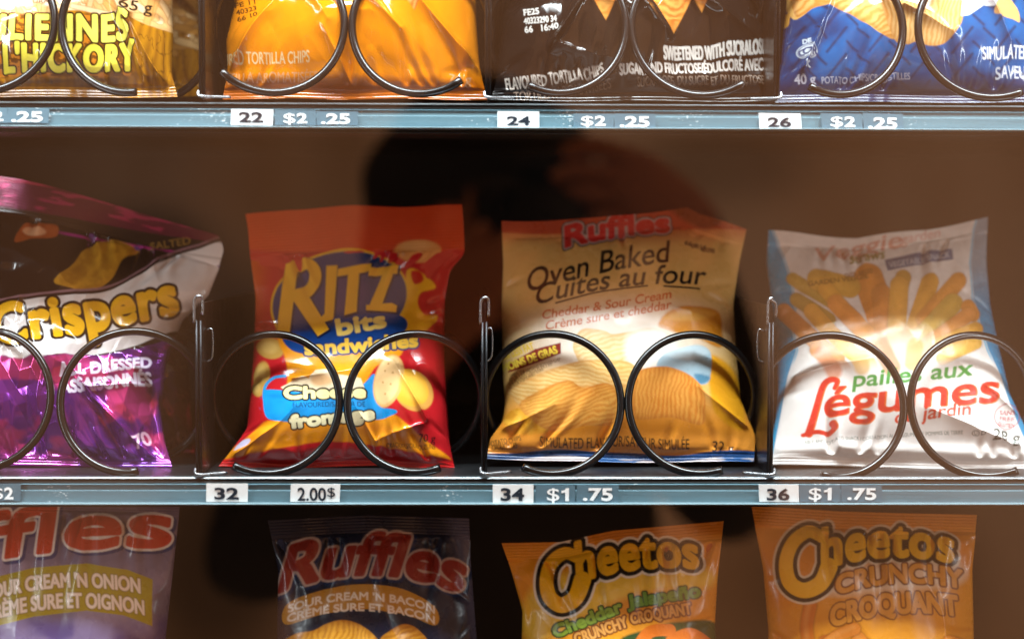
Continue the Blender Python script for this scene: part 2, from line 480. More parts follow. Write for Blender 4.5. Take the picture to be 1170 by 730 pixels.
        V = np.concatenate([V, Bk.reshape(-1, 3)]); C = np.concatenate([C, np.tile(bc, (Bk.shape[0]*Bk.shape[1], 1))])
        return mesh_np(nm, V, [q, q2], mat, root, True, C)
    bpy.context.view_layer.update()
    sheet(mesh_name, i_top, i_bot, True)
    if v[i_top] > 0 and (vis[0] < y0+8): sheet('top_seal', 0, i_top, False)
    if i_bot < nv-1 and (vis[1] > y1-8): sheet('bottom_seal', i_bot, nv-1, False)
    return root


TOPY = 116
def belly(y, a, b): return smooth(a, b, y)
# ------------------------------------------------------------------ the prints
def planks(A, c0, c1, sc=1.0, seed=0):
    n = fbm(A.X/26*sc, A.Y/120*sc, seed, 4); st = .5+.5*np.sin((A.X+14*fbm(A.X/40, A.Y/60, seed+2))/9*2*math.pi*sc)
    mix = np.clip(.65*n+.35*st, 0, 1)[..., None]
    A.c = lin(c0)*(1-mix)+lin(c1)*mix
    cr = np.abs(fbm(A.X/11, A.Y/38, seed+5, 3)-.5)
    A.put(.75*smooth(.018, .0, cr), '#4a2606')


def sticks(A, box, seed, n, cols, edge, r=(2.5, 4), ln=(30, 70), mask=None):
    rg = random.Random(seed); keep = A.c.copy()
    for i in range(n):
        x, y = rg.uniform(box[0], box[2]), rg.uniform(box[1], box[3]); a = rg.gauss(.9, .55)*rg.choice((1, 1, -1)); l = rg.uniform(*ln)/2
        p = [(x-l*math.cos(a), y-l*math.sin(a)), (x+l*math.cos(a), y+l*math.sin(a))]; rr = rg.uniform(*r)
        A.stroke(p, rr+.9, edge, smoothed=False, alpha=.7); A.stroke(p, rr, rg.choice(cols), smoothed=False, soft=1.0)
    if mask is not None: A.c = keep+(A.c-keep)*mask[..., None]


def art_hickory(A):
    planks(A, '#7a4410', '#e39a1a', 1, 3)
    top = smooth(1, -1, A.Y-(13+3*np.sin(A.X/19)+.08*np.abs(A.X-60)+np.where(A.X > 150, (A.X-150)*.35, 0)))
    A.put(top, '#eeb877')
    sticks(A, (-90, -60, 205, 25), 5, 110, ['#f3c58c', '#f7d3a4', '#e8a95e', '#efb674'], '#b87434', mask=top)
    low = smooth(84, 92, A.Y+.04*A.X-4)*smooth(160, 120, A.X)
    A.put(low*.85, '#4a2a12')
    A.put(.9*smooth(14, 18, A.Y)*smooth(90, 86, A.Y)*smooth(156, 150, A.X), '#6d3d12')
    A.put(.8*smooth(.52, .6, fbm(A.X/9, A.Y/5, 4))*smooth(14, 18, A.Y)*smooth(90, 86, A.Y)*smooth(152, 148, A.X), '#e58a20')
    o = ((3.9, '#2c1606'),)
    A.text('JULIENNES', -28, 46, 147, 45.5, 28, '#f3e763', 2.0, o, sp=1.16)
    A.text("L'HICKORY", 5, 82, 154, 81, 29.5, '#f3df4e', 2.0, o, sp=1.16)
    A.put(.0*A.X, '#ffffff')
    A.text('65 g', 138, 13, 173, 15, 12.5, '#2a1a10', .5, shear=.05)
    A.text('A NATURAL', 8, 4, 60, 3, 4.5, '#6a3a18', .1)


def art_hickory_back(A):
    planks(A, '#6a3c10', '#d08c1c', 1, 9)
    sticks(A, (150, -60, 240, 55), 8, 60, ['#e0a860', '#e8bc80', '#c98c40'], '#8a5020')


def art_orange(A):
    A.c[:] = lin('#f08c0a'); A.noise(.06, 60, 2)
    A.put(.8*smooth(78, 104, A.Y+3*np.sin(A.X/30)), '#a84a10')  # shade where the bag curls under, painted into the print
    for x, y, s in ((335, -30, 34), (470, -26, 40), (400, -20, 30)):
        A.chip([(x-s, y-s*.5), (x+s, y-s*.6), (x+s*.1, y+s)], '#f7c070', '#d06a10', 20, 9, False, seed=int(x))
    c = '#ffdca8'
    A.text('FLAVOURED TORTILLA CHIPS', 226, 77, 354, 72, 13, c, .15)
    A.text('TORTILLA AROMATISÉES', 240, 98, 364, 95, 12, '#e0a070', .1)
    A.text('70 g', 513, 97, 538, 98, 12, '#e0a070', .2)
    for i, t in enumerate(('FE 11', '40323', '66 10')): A.text(t, 269+i*1.5, 14+i*8-4, 292+i*1.5, 9+i*8-4, 5.5, '#3a1c08', .3)


def art_dark(A):
    A.c[:] = lin('#191413'); A.noise(.25, 35, 4)
    for x, y, s, a in ((690, -14, 44, 30), (768, 2, 42, 80), (800, -24, 44, 10), (640, -50, 40, 60)):
        A.chip([(x-s, y-s*.75), (x+s*.9, y-s*.8), (x+s*.05, y+s*.85)], '#e0a050', '#b05c1c', a, 11, False, rim='#e89038', seed=int(x))
    w = '#d8d3cc'; d = '#8d7a6c'
    for i, (t, a, b) in enumerate((('FE25', 599, 616), ('40323290 34', 599, 636), ('66   16:40', 600, 638))):
        A.text(t, a, 17.5+i*10, b, 15.5+i*9, 7, w, .35)
    A.text('FLAVOURED TORTILLA CHIPS', 579, 105, 690, 87, 14, '#c5bab0', .5, bend=-2)
    A.text('TORTILLA AROMATISÉES', 588, 117, 698, 103, 10, d, .1, bend=-1)
    A.text('SWEETENED WITH SUCRALOSE,', 759, 68, 876, 62, 15, w, .8)
    A.text('SUGAR AND FRUCTOSE/ÉDULCORÉ AVEC', 708, 88, 872, 81, 13, '#cfc6be', .6)
    A.text('SUCRALOSE, DU SUCRE ET DU FRUCTOSE', 728, 101, 872, 99, 10.5, d, .2)


def art_blue(A):
    A.c[:] = lin('#064a88')
    n = fbm(A.X/34, A.Y/30, 3); A.put(smooth(.42, .75, n)*.6, '#0a70ba'); A.put(smooth(.5, .25, n)*.6, '#07244e')
    for j in range(-1, 8):
        for i in range(-1, 14):
            x = 890+i*24+(12 if j % 2 else 0); y = 8+j*15; a = .9 if (i+j) % 2 else -.75
            A.stroke([(x-8*math.cos(a), y+8*math.sin(a)), (x, y), (x+8*math.cos(a), y-8*math.sin(a))], 1.6, '#16294e', soft=1.2, alpha=.75)
    A.put(.85*smooth(82, 104, A.Y+.02*(A.X-900)), '#1c2240')  # shading at the bag bottom put into the print colour
    k = K(850, 0, 3.656)
    A.poly([(200, 80), (300, 35), (420, 40), (600, 150), (640, 20), (600, -120), (150, -120)], '#e8b060', k=k)
    A.chip([(215, 70), (300, 36), (400, 42), (520, 105), (640, 160), (640, -60), (440, -140), (200, -120)], '#f2bd74', '#d0883a', 62, 7, rim='#b87030', seed=4, k=k)
    A.chip([(560, -120), (620, 150), (680, 185), (720, 175), (780, 190), (840, 178), (895, 120), (915, 60), (900, -60), (800, -160)], '#f5c684', '#d8944a', 8, 5.2, rim='#c07c38', seed=7, k=k)
    A.poly([(905, 70), (915, -40), (1060, -60), (1140, 40), (1100, 60), (1000, 25), (940, 65)], '#e8e8ec', smoothed=False, k=k)
    A.poly([(1040, 60), (1120, 85), (1150, 95), (1140, 40), (1080, -20)], '#e8b070', k=k)
    A.poly([(150, 90), (190, 55), (185, 110), (150, 120)], '#e0a048', k=k)
    d = A.ell(*k1(k, 262, 222), 12, 8, -8, '#e6eef6'); A.dist(np.abs(d+1.2), '#0b3a78', .4, .5)
    A.text('OR', k1(k, 246, 0)[0], 64.5, 934, 63, 7.5, '#0b3a78', .5); A.stroke([(919, 58), (913.5, 60), (914, 64), (918, 65)], .9, '#0b3a78')
    A.text('DE', 917, 52, 926, 51, 5, '#dfe8f2', .4); A.text('K', 920, 78, 926, 77.5, 6, '#dfe8f2', .4)
    A.text('40 g', 908, 97, 932, 95, 10, '#c9c6d4', .4)
    A.text('POTATO CHIPS/CROUSTILLES', 939, 96, 1040, 91, 7.5, '#bfc0d2', .15)
    A.text('SIMULATED FLAVOUR', 1123, 68, 1225, 66, 14, '#f2f4f8', .35); A.text('SAVEUR SIMULÉE', 1139, 90, 1225, 89, 14, '#dfe2ee', .3)


def art_crispers(A):
    A.c[:] = lin('#120e14'); A.m[:] = .0
    A.put(smooth(1, -1, A.Y-(236+.17*A.X)), '#701a44', .5); A.put(smooth(1, -1, A.Y-(236+.17*A.X))*smooth(.56, .66, fbm(A.X/34, (A.Y-.17*A.X)/5, 21)), '#c0306e', .5)
    A.put(smooth(2.2, 0, np.abs(A.Y-(254+.17*A.X)))*smooth(60, 80, A.X), '#d02aa0', .4)
    A.put(smooth(2.2, 0, np.abs(A.Y-(204+.17*A.X))), '#e0406a', .4)
    k = K(0, 190, 3.65)
    A.poly([(60, 315), (100, 245), (180, 240), (240, 250), (230, 290), (130, 300)], '#a04a20', k=k); A.ell(39, 264, 13, 5, 2, '#d8a078')
    A.chip([(225, 480), (300, 410), (350, 340), (460, 305), (580, 345), (510, 380), (460, 470), (370, 530), (300, 510)], '#d09a2a', '#a8741a', 40, 40, seed=3, rim='#c08a24', k=k)
    A.text('SALTED', 172, 285, 218, 279, 8, '#8a6a30', .3)
    band = [(-200, 590), (0, 570), (250, 540), (420, 525), (600, 440), (700, 385), (820, 350), (960, 330), (1000, 560), (880, 700), (720, 690), (500, 760), (200, 800), (-200, 880)]
    A.poly([(x, y-22) for x, y in band], '#8d6a72', smoothed=True, k=k); A.poly([(x, y-12) for x, y in band], '#191017', k=k)
    A.poly(band, '#e9e2e0', k=k)
    y0 = 404+10*fbm(A.X/20, A.X*0, 3)-.12*(A.X-20)*smooth(60, 200, A.X)
    pur = smooth(-2, 2, A.Y-y0)
    n = fbm(A.X/40, A.Y/40, 12)
    A.put(pur, lin('#6a2fa0')*(1-n[..., None])+lin('#8f2f9c')*n[..., None], .68)
    A.put(pur*smooth(.52, .62, fbm(A.X/50+3, A.Y/42, 31)), '#d8408c', .6)
    A.put(pur*smooth(500, 520, A.Y)*.6, '#6a3aa0', .6)
    o = ((6.4, '#150d0c'), )
    A.text('Crispers', -4, 393, 203, 357, 43, '#f3b81a', 3.0, o, bend=-2, sp=1.08)
    A.text('ALL DRESSED', 69, 430, 173, 420, 13.5, '#e4d9ee', 1.0, metal=0); A.text('ASSAISONNÉS', 70, 449, 173, 440, 14, '#e4d9ee', 1.1, metal=0)
    A.text('70', 156, 512, 173, 505, 15, '#f0c8dc', .8, metal=0)


def art_crispers_back(A):
    A.c[:] = lin('#5a2a78'); A.m[:] = .7
    A.put(smooth(.48, .6, fbm(A.X/40, A.Y/36, 5)), '#b83070', .7)
    A.put(smooth(395, 385, A.Y), '#221820', .1)
    A.text('AL', 190, 430, 214, 418, 13, '#cfae9a', 1); A.text('70', 198, 515, 216, 500, 13, '#f0c0d0', .9)


def art_ritz(A):
    k = K(240, 225, 3.9); k2 = K(240, 375, 3.9)
    A.c[:] = lin('#c01f26')
    A.put(smooth(290, 284, A.Y), '#cf4018'); A.put(smooth(292, 300, A.Y)*smooth(.5, 0, (A.X-285)/60)*smooth(390, 340, A.Y), '#c9561c')
    A.ell(*k1(k, 925, 240), 27, 13, 0, '#d8924c', .9); A.ell(*k1(k, 915, 215), 18, 6, 0, '#e2a462', 2)
    # side crackers
    for x, y, rx, ry, a in ((270, 90, 16, 12, 10), (230, 215, 9, 17, 10), (215, 270, 7, 9, 0)):
        A.ell(*k1(k2, x, y), rx, ry, a, '#c99a4a', 1); A.ell(*k1(k2, x-6, y-4), rx*.6, ry*.6, a, '#deb566', 2)
    # yellow flow
    flow = [(290, -140), (430, -260), (640, -60), (780, -30), (850, 40), (850, 120), (730, 180), (690, 320), (830, 390), (960, 500), (1075, 590), (900, 555), (520, 505), (60, 585), (150, 500), (240, 420), (300, 400), (335, 300), (345, 200), (330, 120), (300, 40)]
    d = A.poly(flow, '#ee9319', soft=1.2, k=k2)
    A.put(smooth(0, -14, d)*.7*fbm(A.X/22, A.Y/30, 5), '#f2ae2e'); A.put(smooth(-2, -30, d)*smooth(420, 455, A.Y)*.5, '#e8782a')
    A.poly([(880, 320), (960, 345), (1005, 400), (940, 420), (925, 470), (955, 520), (1010, 520), (1000, 560), (930, 610), (820, 600), (830, 520), (870, 450)], '#f0b420', soft=1, k=k)
    A.poly([(895, 330), (935, 330), (950, 365), (910, 385)], '#c8281c', k=k)
    # blue oval
    A.ell(388, 343, 80, 57, -12, '#e9b51e'); A.ell(388, 343, 77.5, 54.5, -12, '#12356f')
    A.put(smooth(12, 0, np.hypot((A.X-394)/1.2, A.Y-335)-16)*.5, '#5a4078')
    A.poly([(600, 545), (800, 520), (880, 560), (820, 640), (620, 700), (380, 690), (330, 600), (540, 600)], '#143f86', k=k)
    def letters(grow, col, dx=0, dy=0):
        Z = []
        def q(p): return [(x+dx, y+dy) for x, y in k(p)]
        for p in ([(336, 300), (392, 297), (352, 606), (297, 600)], [(330, 300), (440, 284), (440, 318), (335, 330)], [(366, 452), (424, 418), (528, 590), (480, 618)],
                  [(520, 308), (566, 306), (548, 545), (488, 562), (492, 540), (512, 520)], [(572, 322), (716, 296), (716, 330), (568, 352)], [(618, 330), (664, 322), (652, 512), (600, 526)],
                  [(712, 318), (838, 306), (832, 340), (708, 352)], [(776, 330), (822, 322), (762, 494), (706, 502)], [(698, 486), (812, 478), (832, 488), (828, 514), (698, 506)]):
            Z.append(poly_sdf(A.X, A.Y, q(p)))
        bowl = A.stroke(q([(380, 306), (440, 302), (468, 335), (462, 385), (425, 425), (366, 442)]), 6.2, None); Z.append(bowl)
        A.dist(np.minimum.reduce(Z), col, grow)
    letters(1.9, '#0a1f45', 1, 1.2); letters(.4, '#f2b52a')
    # name below
    o = ((3.0, '#123c80'),)
    A.text('bits', *k1(k, 572, 616), *k1(k, 784, 580), 17, '#f6d671', 1.5, ((3.6, '#123c80'),))
    A.text('sandwiches', *k1(k2, 425, 116), *k1(k2, 925, 80), 15, '#efbf45', 1.2, ((3.2, '#10356f'),), bend=-1.5)
    # ribbon with the flavour
    A.stroke(k2([(335, 212), (285, 220), (248, 255), (240, 310), (258, 370)]), 1.6, '#2a96d8')
    A.poly([(238, 300), (262, 272), (480, 288), (640, 275), (690, 240), (735, 205), (745, 330), (835, 372), (760, 402), (600, 424), (430, 420), (290, 412), (245, 385)], '#1c93da', k=k2)
    A.put(.5*smooth(.5, .7, fbm(A.X/16, A.Y/9, 8))*smooth(440, 450, A.Y)*smooth(485, 475, A.Y)*smooth(1, -1, poly_sdf(A.X, A.Y, curve(k2([(238, 300), (480, 288), (735, 215), (745, 330), (600, 424), (430, 420), (245, 385)])))), '#1478c0')
    A.poly([(315, 262), (360, 240), (415, 216), (440, 225), (470, 186), (520, 182), (560, 205), (640, 214), (672, 222), (700, 298), (660, 305), (560, 285), (440, 282), (330, 275)], '#f2dcb8', smoothed=False, k=k2)  # cheese chunk, with the foil's bright reflection painted in
    A.poly([(450, 225), (500, 205), (545, 225), (530, 250), (470, 255)], '#e8b884', soft=2, k=k2)
    o = ((3.3, '#12110f'),)
    A.text('Cheese', *k1(k2, 332, 312), *k1(k2, 690, 303), 12.5, '#f7e6a8', 1.4, o); A.text('fromage', *k1(k2, 362, 442), *k1(k2, 730, 400), 13, '#fbeec0', 1.6, o)
    A.text('FLAVOURED/SAVEUR DE', *k1(k2, 370, 352), *k1(k2, 690, 345), 5.6, '#123f66', .1)
    # crackers
    for x, y, rx, ry, a, c in ((905, 278, 21, 26, -38, '#e2a24e'), (893, 268, 19, 23, -38, '#f2b13a'), (796, 235, 17, 30, 14, '#e0ad6c'), (792, 232, 14.5, 27, 14, '#edc48a')):
        A.ell(*k1(k2, x, y), rx, ry, a, c, .8)
    A.ell(*k1(k2, 905, 265), 13, 17, -38, '#f7c04c', 3)
    for i, (x, y) in enumerate(((780, 190), (815, 200), (770, 240), (805, 250), (780, 290), (795, 160))): A.ell(*k1(k2, x, y), 1.1, 1.1, 0, '#b98a52', .7)
    A.noise(.05, 12, 3)
    A.text('70 g', *k1(k2, 930, 504), *k1(k2, 1003, 508), 8.5, '#2a1414', .15); A.text('CRACKERS/CRAQUELINS', *k1(k2, 787, 534), *k1(k2, 1003, 542), 5.6, '#2a1414', .05)
    A.put(smooth(-1.5, 1.5, A.Y-(524-7*smooth(430, 250, A.X)*0+3*np.sin(A.X/40))), '#b81a1e')
    A.poly([(105, 545), (145, 500), (180, 495), (165, 525)], '#c8bcd8', k=k2)
    A.noise(.08, 50, 8)


def art_baked(A):
    k = K(545, 230, 3.6); k2 = K(545, 380, 3.6)
    A.c[:] = lin('#e6b66a')
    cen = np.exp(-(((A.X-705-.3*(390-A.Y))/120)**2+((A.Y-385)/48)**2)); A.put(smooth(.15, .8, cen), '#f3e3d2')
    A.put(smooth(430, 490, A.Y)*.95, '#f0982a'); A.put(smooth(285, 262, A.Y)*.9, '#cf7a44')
    A.put(smooth(1.5, -1.5, A.Y-(266+.02*(A.X-580)-8*smooth(690, 800, A.X))), '#b8492a')
    A.poly([(790, 20), (840, 5), (1000, 80), (940, 120), (860, 85)], '#7a3a20', soft=3, k=k)
    A.text('Ruffles', *k1(k, 366, 186), *k1(k, 790, 124), 22, '#c9302a', 2.0, ((5.0, '#33201c'), (3.8, '#b8a098')), shear=.12, bend=3)
    ink = '#2b211c'
    A.text('Oven Baked', *k1(k, 205, 376), *k1(k, 785, 250), 24, ink, .5, shear=.3, bend=4)
    A.text('Cuites au four', *k1(k, 238, 428), *k1(k, 935, 342), 21, ink, .5, shear=.3, bend=9)
    A.stroke(k([(325, 418), (500, 372), (700, 348)]), 1.0, ink); A.stroke(k([(770, 350), (850, 354), (916, 358)]), 1.0, ink)
    o_ = '#cf6424'
    A.text('Cheddar & Sour Cream', *k1(k, 268, 484), *k1(k, 798, 398), 9.5, o_, .35, shear=.25); A.text('Crème sure et cheddar', *k1(k, 282, 528), *k1(k, 798, 440), 9.5, o_, .35, shear=.25)
    for i, (t, a, b) in enumerate((('66', 782, 790), ('08:14', 790, 806), ('403290', 800, 816))): A.text(t, a, 279+i*4, b, 281+i*4, 4.5, '#4a342a', .4)
    # cheese, dip, chips
    A.poly([(755, 485), (800, 445), (870, 430), (990, 450), (1010, 540), (1000, 600), (900, 560), (760, 522)], '#d78a22', soft=1.5, k=k); A.poly([(770, 480), (870, 440), (980, 460), (900, 490)], '#e8a63a', soft=2, k=k)
    A.poly([(960, 90), (1060, 160), (1100, 300), (1085, 400), (980, 330), (955, 205)], '#e8a020', soft=2, k=k2)
    A.chip([(405, 560), (440, 522), (520, 530), (560, 545), (640, 532), (720, 518), (800, 560), (760, 700), (480, 700), (400, 620)], '#f6d9a8', '#e9b878', 75, 5.5, seed=5, rim='#e0a860', k=k)
    A.poly([(620, 560), (720, 515), (810, 560), (780, 680), (640, 690)], '#f8efe4', soft=6, k=k)
    A.poly([(770, 90), (900, 52), (962, 85), (955, 196), (915, 212), (880, 185), (790, 140), (740, 140)], '#a9c4d2', soft=.9, k=k2); A.poly([(765, 88), (900, 50), (955, 82), (880, 110)], '#c8dae2', soft=2, k=k2)
    A.poly([(895, 170), (955, 178), (950, 200), (915, 212)], '#5a8aa6', soft=1.5, k=k2)
    A.chip([(110, 370), (140, 320), (200, 310), (260, 340), (300, 400), (180, 420)], '#f0b440', '#d88c20', 30, 30, seed=15, k=k2)
    A.chip([(130, 230), (300, 150), (470, 110), (640, 130), (640, 220), (420, 230), (200, 300), (150, 270)], '#f8d490', '#e8ac58', 100, 5, seed=16, rim='#d8924a', k=k2)
    A.chip([(175, 300), (240, 245), (370, 195), (440, 225), (545, 210), (600, 300), (555, 375), (440, 385), (380, 400), (320, 405), (250, 380)], '#f7b95c', '#e08c34', 68, 5.0, seed=6, rim='#c9742a', k=k2)
    A.chip([(650, 165), (760, 138), (860, 165), (925, 225), (940, 300), (925, 378), (800, 348), (650, 352), (635, 250)], '#f7b254', '#e08832', 4, 5.2, seed=7, rim='#cf7a30', k=k2)
    # left flash
    A.poly([(128, 130), (240, 66), (345, 40), (345, 85), (200, 140), (128, 165)], '#8a2a20', smoothed=False, k=k2)
    A.text('50% LESS FAT', *k1(k2, 100, 118), *k1(k2, 236, 66), 8, '#f0c83c', .5); A.text('MOINS DE GRAS', *k1(k2, 112, 160), *k1(k2, 332, 82), 8.5, '#f0d048', .6)
    for i in range(4): A.text(('THAN THE LEADING POTATO CHIP', 'QUE LES CROUSTILLES', 'DE POMMES DE TERRE', 'LES PLUS POPULAIRES')[i], *k1(k2, 135, 182+i*17), *k1(k2, 345-i*35, 112+i*20), 3.2, '#7a5230', .05)
    A.put(.7*smooth(486, 506, A.Y), '#e8963c')
    t = '#39281a'
    A.text('SIMULATED FLAVOUR/SAVEUR SIMULÉE', *k1(k2, 258, 472), *k1(k2, 872, 478), 12, t, .12, wave=(1.6, 1.5, 2.6)); A.text('32 g', *k1(k2, 965, 490), *k1(k2, 1052, 500), 12.5, t, .2)
    A.text('POTATO CHIPS', *k1(k2, 50, 470), *k1(k2, 182, 445), 6, t, .1); A.text('CROUSTILLES', *k1(k2, 62, 485), *k1(k2, 165, 477), 6, t, .1)
    e = 517+2.5*np.sin(A.X/37)+.8*np.sin(A.X/15)
    A.put(smooth(-.8, .8, A.Y-e), '#123c6e'); A.put(smooth(-.8, .8, A.Y-e-7), '#c9bcbc')
    A.put(smooth(.5, .62, fbm(A.X/30, A.Y/4, 3))*smooth(-.8, .8, A.Y-e-6), '#2a5f9c')
    A.noise(.06, 40, 4)


def art_veggie(A):
    k = K(860, 240, 3.774); k2 = K(860, 380, 3.774)
    A.c[:] = lin('#ece6e1')
    lx = np.interp(A.Y, [240, 275, 300, 330, 352, 372, 400, 430, 470, 500, 540], [872, 886, 896, 905, 908, 904, 910, 900, 893, 887, 879])
    rx = np.interp(A.Y, [240, 262, 300, 340, 380, 400, 430, 470, 500, 540], [1120, 1114, 1110, 1113, 1124, 1130, 1143, 1156, 1170, 1200])
    A.put(smooth(1.2, -1.2, A.X-lx), '#189ccc'); A.put(smooth(-1.2, 1.2, A.X-rx), '#2a94c4'); A.put(smooth(-1.2, 1.2, A.X-rx)*smooth(360, 290, A.Y)*.7, '#a8a8a8')  # grey fade up the right side paints in dimness and haze
    for e in (lx+1.5, rx-1.5): A.put(smooth(1.4, .4, np.abs(A.X-e)), '#7cc4e6')
    # name at the top, paled so the ink carries the haze
    A.text('Veggie', *k1(k, 262, 228), *k1(k, 640, 160), 16, '#d09a8c', .6, shear=.3); A.text('straws', *k1(k, 420, 232), *k1(k, 570, 205), 10, '#7a7a38', .5, shear=.2); A.text('garden', *k1(k, 640, 150), *k1(k, 810, 110), 10, '#d8a89c', .3, shear=.3)
    A.poly([(570, 212), (720, 180), (860, 168), (864, 214), (720, 232), (582, 260)], '#49698f', smoothed=False, k=k); A.text('VEGETABLE SNACK', *k1(k, 592, 246), *k1(k, 850, 204), 6, '#c8d2de', .2)
    caps = [((190, 385), (330, 470), 30, '#9c8132'), ((170, 300), (380, 420), 26, '#a58a30'), ((500, 290), (560, 480), 62, '#d27a2a'), ((280, 300), (420, 330), 46, '#c99a34'), ((650, 290), (590, 460), 34, '#b88a2a'),
            ((135, 440), (360, 640), 36, '#d07a34'), ((255, 435), (470, 660), 34, '#dfa233'), ((315, 340), (510, 560), 34, '#dca030'), ((360, 400), (620, 660), 37, '#e08a3c'), ((555, 360), (570, 520), 40, '#cf7a34'),
            ((632, 325), (615, 600), 40, '#dda23a'), ((765, 310), (680, 560), 38, '#d99c34'), ((885, 305), (740, 470), 36, '#d08434'), ((865, 400), (680, 600), 42, '#c3a142'), ((930, 415), (950, 450), 30, '#cf7c30'),
            ((930, 450), (740, 590), 32, '#dc8a48'), ((965, 510), (800, 580), 30, '#dfa03a'), ((960, 570), (820, 640), 30, '#e2aa4a'), ((280, 600), (420, 720), 34, '#e08a4c'), ((480, 640), (540, 740), 36, '#e4b25c'), ((600, 640), (620, 720), 40, '#e89a6a'), ((700, 620), (690, 720), 36, '#e9b870')]
    for p, q, r, c in caps:
        c = lin(c)*.72+lin('#efc068')*.28
        P = k([p, q]); A.stroke(P, r/3.774+.9, '#8a5a20', smoothed=False, alpha=.35, soft=1.2)
        d = A.stroke(P, r/3.774, c, smoothed=False); A.dist(d, np.minimum(c*1.25, 1), -r/3.774*.55, 3.5, alpha=.7)
    A.noise(.12, 7, 6)
    A.text('OVEN BAKED', *k1(k, 400, 290), *k1(k, 520, 268), 5, '#8a5a20', .2); A.text('GARDEN VEGGIE', *k1(k, 240, 330), *k1(k, 500, 290), 5, '#7a5a20', .2)
    glow = np.exp(-(((A.X-1032)/34)**2+((A.Y-405)/26)**2)); A.put(glow*.9, '#f4efe6')  # bright glow of light painted over the straws
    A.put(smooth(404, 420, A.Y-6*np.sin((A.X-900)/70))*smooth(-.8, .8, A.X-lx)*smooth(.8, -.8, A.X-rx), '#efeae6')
    for p, q, r, c in (((300, 90), (350, 170), 34, '#dd8a62'), ((440, 60), (470, 150), 34, '#e2b368'), ((540, 40), (600, 150), 40, '#e08a5a'), ((700, 60), (690, 130), 36, '#e6c070')):
        A.stroke(k2([p, q]), r/3.774, c, smoothed=False, soft=2, alpha=.75)
    # lettering
    g = '#3f9c46'
    A.text('pailles aux', *k1(k2, 432, 234), *k1(k2, 942, 186), 17, g, .7, shear=.22)
    A.text('égumes', *k1(k2, 312, 362), *k1(k2, 1056, 300), 33, '#e8702a', 1.5, shear=.18); A.text('égumes', *k1(k2, 308, 360), *k1(k2, 1052, 298), 33, '#d8352a', .9, shear=.18)
    for dx, c, r in ((4, '#e8702a', 4.6), (0, '#d8352a', 4.1)):
        A.stroke(k2([(352+dx, 240), (362+dx, 210), (330+dx, 205), (300+dx, 235), (268+dx, 345), (240+dx, 435)]), r*.55, c, r1=r)
        A.stroke(k2([(215+dx, 442), (270+dx, 428), (320+dx, 430), (352+dx, 410), (344+dx, 386)]), r*.5, c, r1=r*.75)
    A.text('du jardin', *k1(k2, 612, 392), *k1(k2, 936, 356), 14, '#d8402a', .6, shear=.22)
    A.text('VEGETABLE AND POTATO SNACK / COLLATION AUX LÉGUMES ET POMMES DE TERRE', *k1(k2, 166, 490), *k1(k2, 905, 440), 4.2, '#6f7f78', .1, bend=2)
    A.text('28 g', *k1(k2, 1032, 464), *k1(k2, 1148, 480), 13.5, '#1e3a34', .35); A.text('D', *k1(k2, 983, 443), *k1(k2, 1000, 444), 3.6, '#3a4a44', .2)
    d = np.hypot((A.X-k1(k2, 960, 436)[0])/1.5, A.Y-k1(k2, 960, 436)[1]); A.dist(np.abs(d-2.7)-.35, '#3a4a44'); A.text('U', *k1(k2, 954, 442), *k1(k2, 966, 442), 3, '#3a4a44', .1)
    cx, cy = k1(k2, 1096, 362); d = np.hypot((A.X-cx)/1.05, (A.Y-cy)); A.dist(np.abs(d-13.5)-.45, '#b0304a')
    for i, t in enumerate(('SANS', 'FREE', 'GLUTEN')): A.text(t, cx-8+(i == 2)*-2, cy-3+i*6.5, cx+8, cy-1+i*6.5, 4.4, '#b0304a', .15)
    A.put(smooth(1.5, .3, np.abs(A.Y-530))*0, '#999999')


def ruffles_logo(A, x0, y0, x1, y1, h, bend, grow, red, edge='#f0e6e0', sh='#17346e'):
    A.text('Ruffles', x0+2.5, y0+2.5, x1+2.5, y1+2.5, h, sh, 6.0, ((6.5, sh),), shear=.3, bend=bend, grow=grow, soft=.8)
    A.text('Ruffles', x0, y0, x1, y1, h, red, 3.0, ((5.6, edge),), shear=.3, bend=bend, grow=grow, soft=.8)


def art_onion(A):
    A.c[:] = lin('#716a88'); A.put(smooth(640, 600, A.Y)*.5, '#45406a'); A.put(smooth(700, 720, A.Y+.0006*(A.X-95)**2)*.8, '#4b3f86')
    A.put(smooth(.5, .7, fbm(A.X/50, A.Y/50, 6))*.4, '#a89ab8')
    ruffles_logo(A, -190, 690, 192, 624, 50, 20, .0, '#c8361e')
    k = K(0, 540, 3.843)
    A.poly([(-300, 560), (0, 452), (150, 415), (380, 396), (560, 425), (670, 468), (670, 672), (540, 625), (380, 604), (150, 630), (0, 668), (-300, 780)], '#a5951a', smoothed=False, k=k)
    w = '#f2e2d4'
    A.text("SOUR CREAM 'N ONION", -16, 686, 160, 677, 15.5, w, .9, ((2.2, '#8a7a20'),), bend=11, soft=.8); A.text('CRÈME SURE ET OIGNON', -18, 710, 165, 702, 16, w, .9, ((2.2, '#8a7a20'),), bend=12, soft=.8)


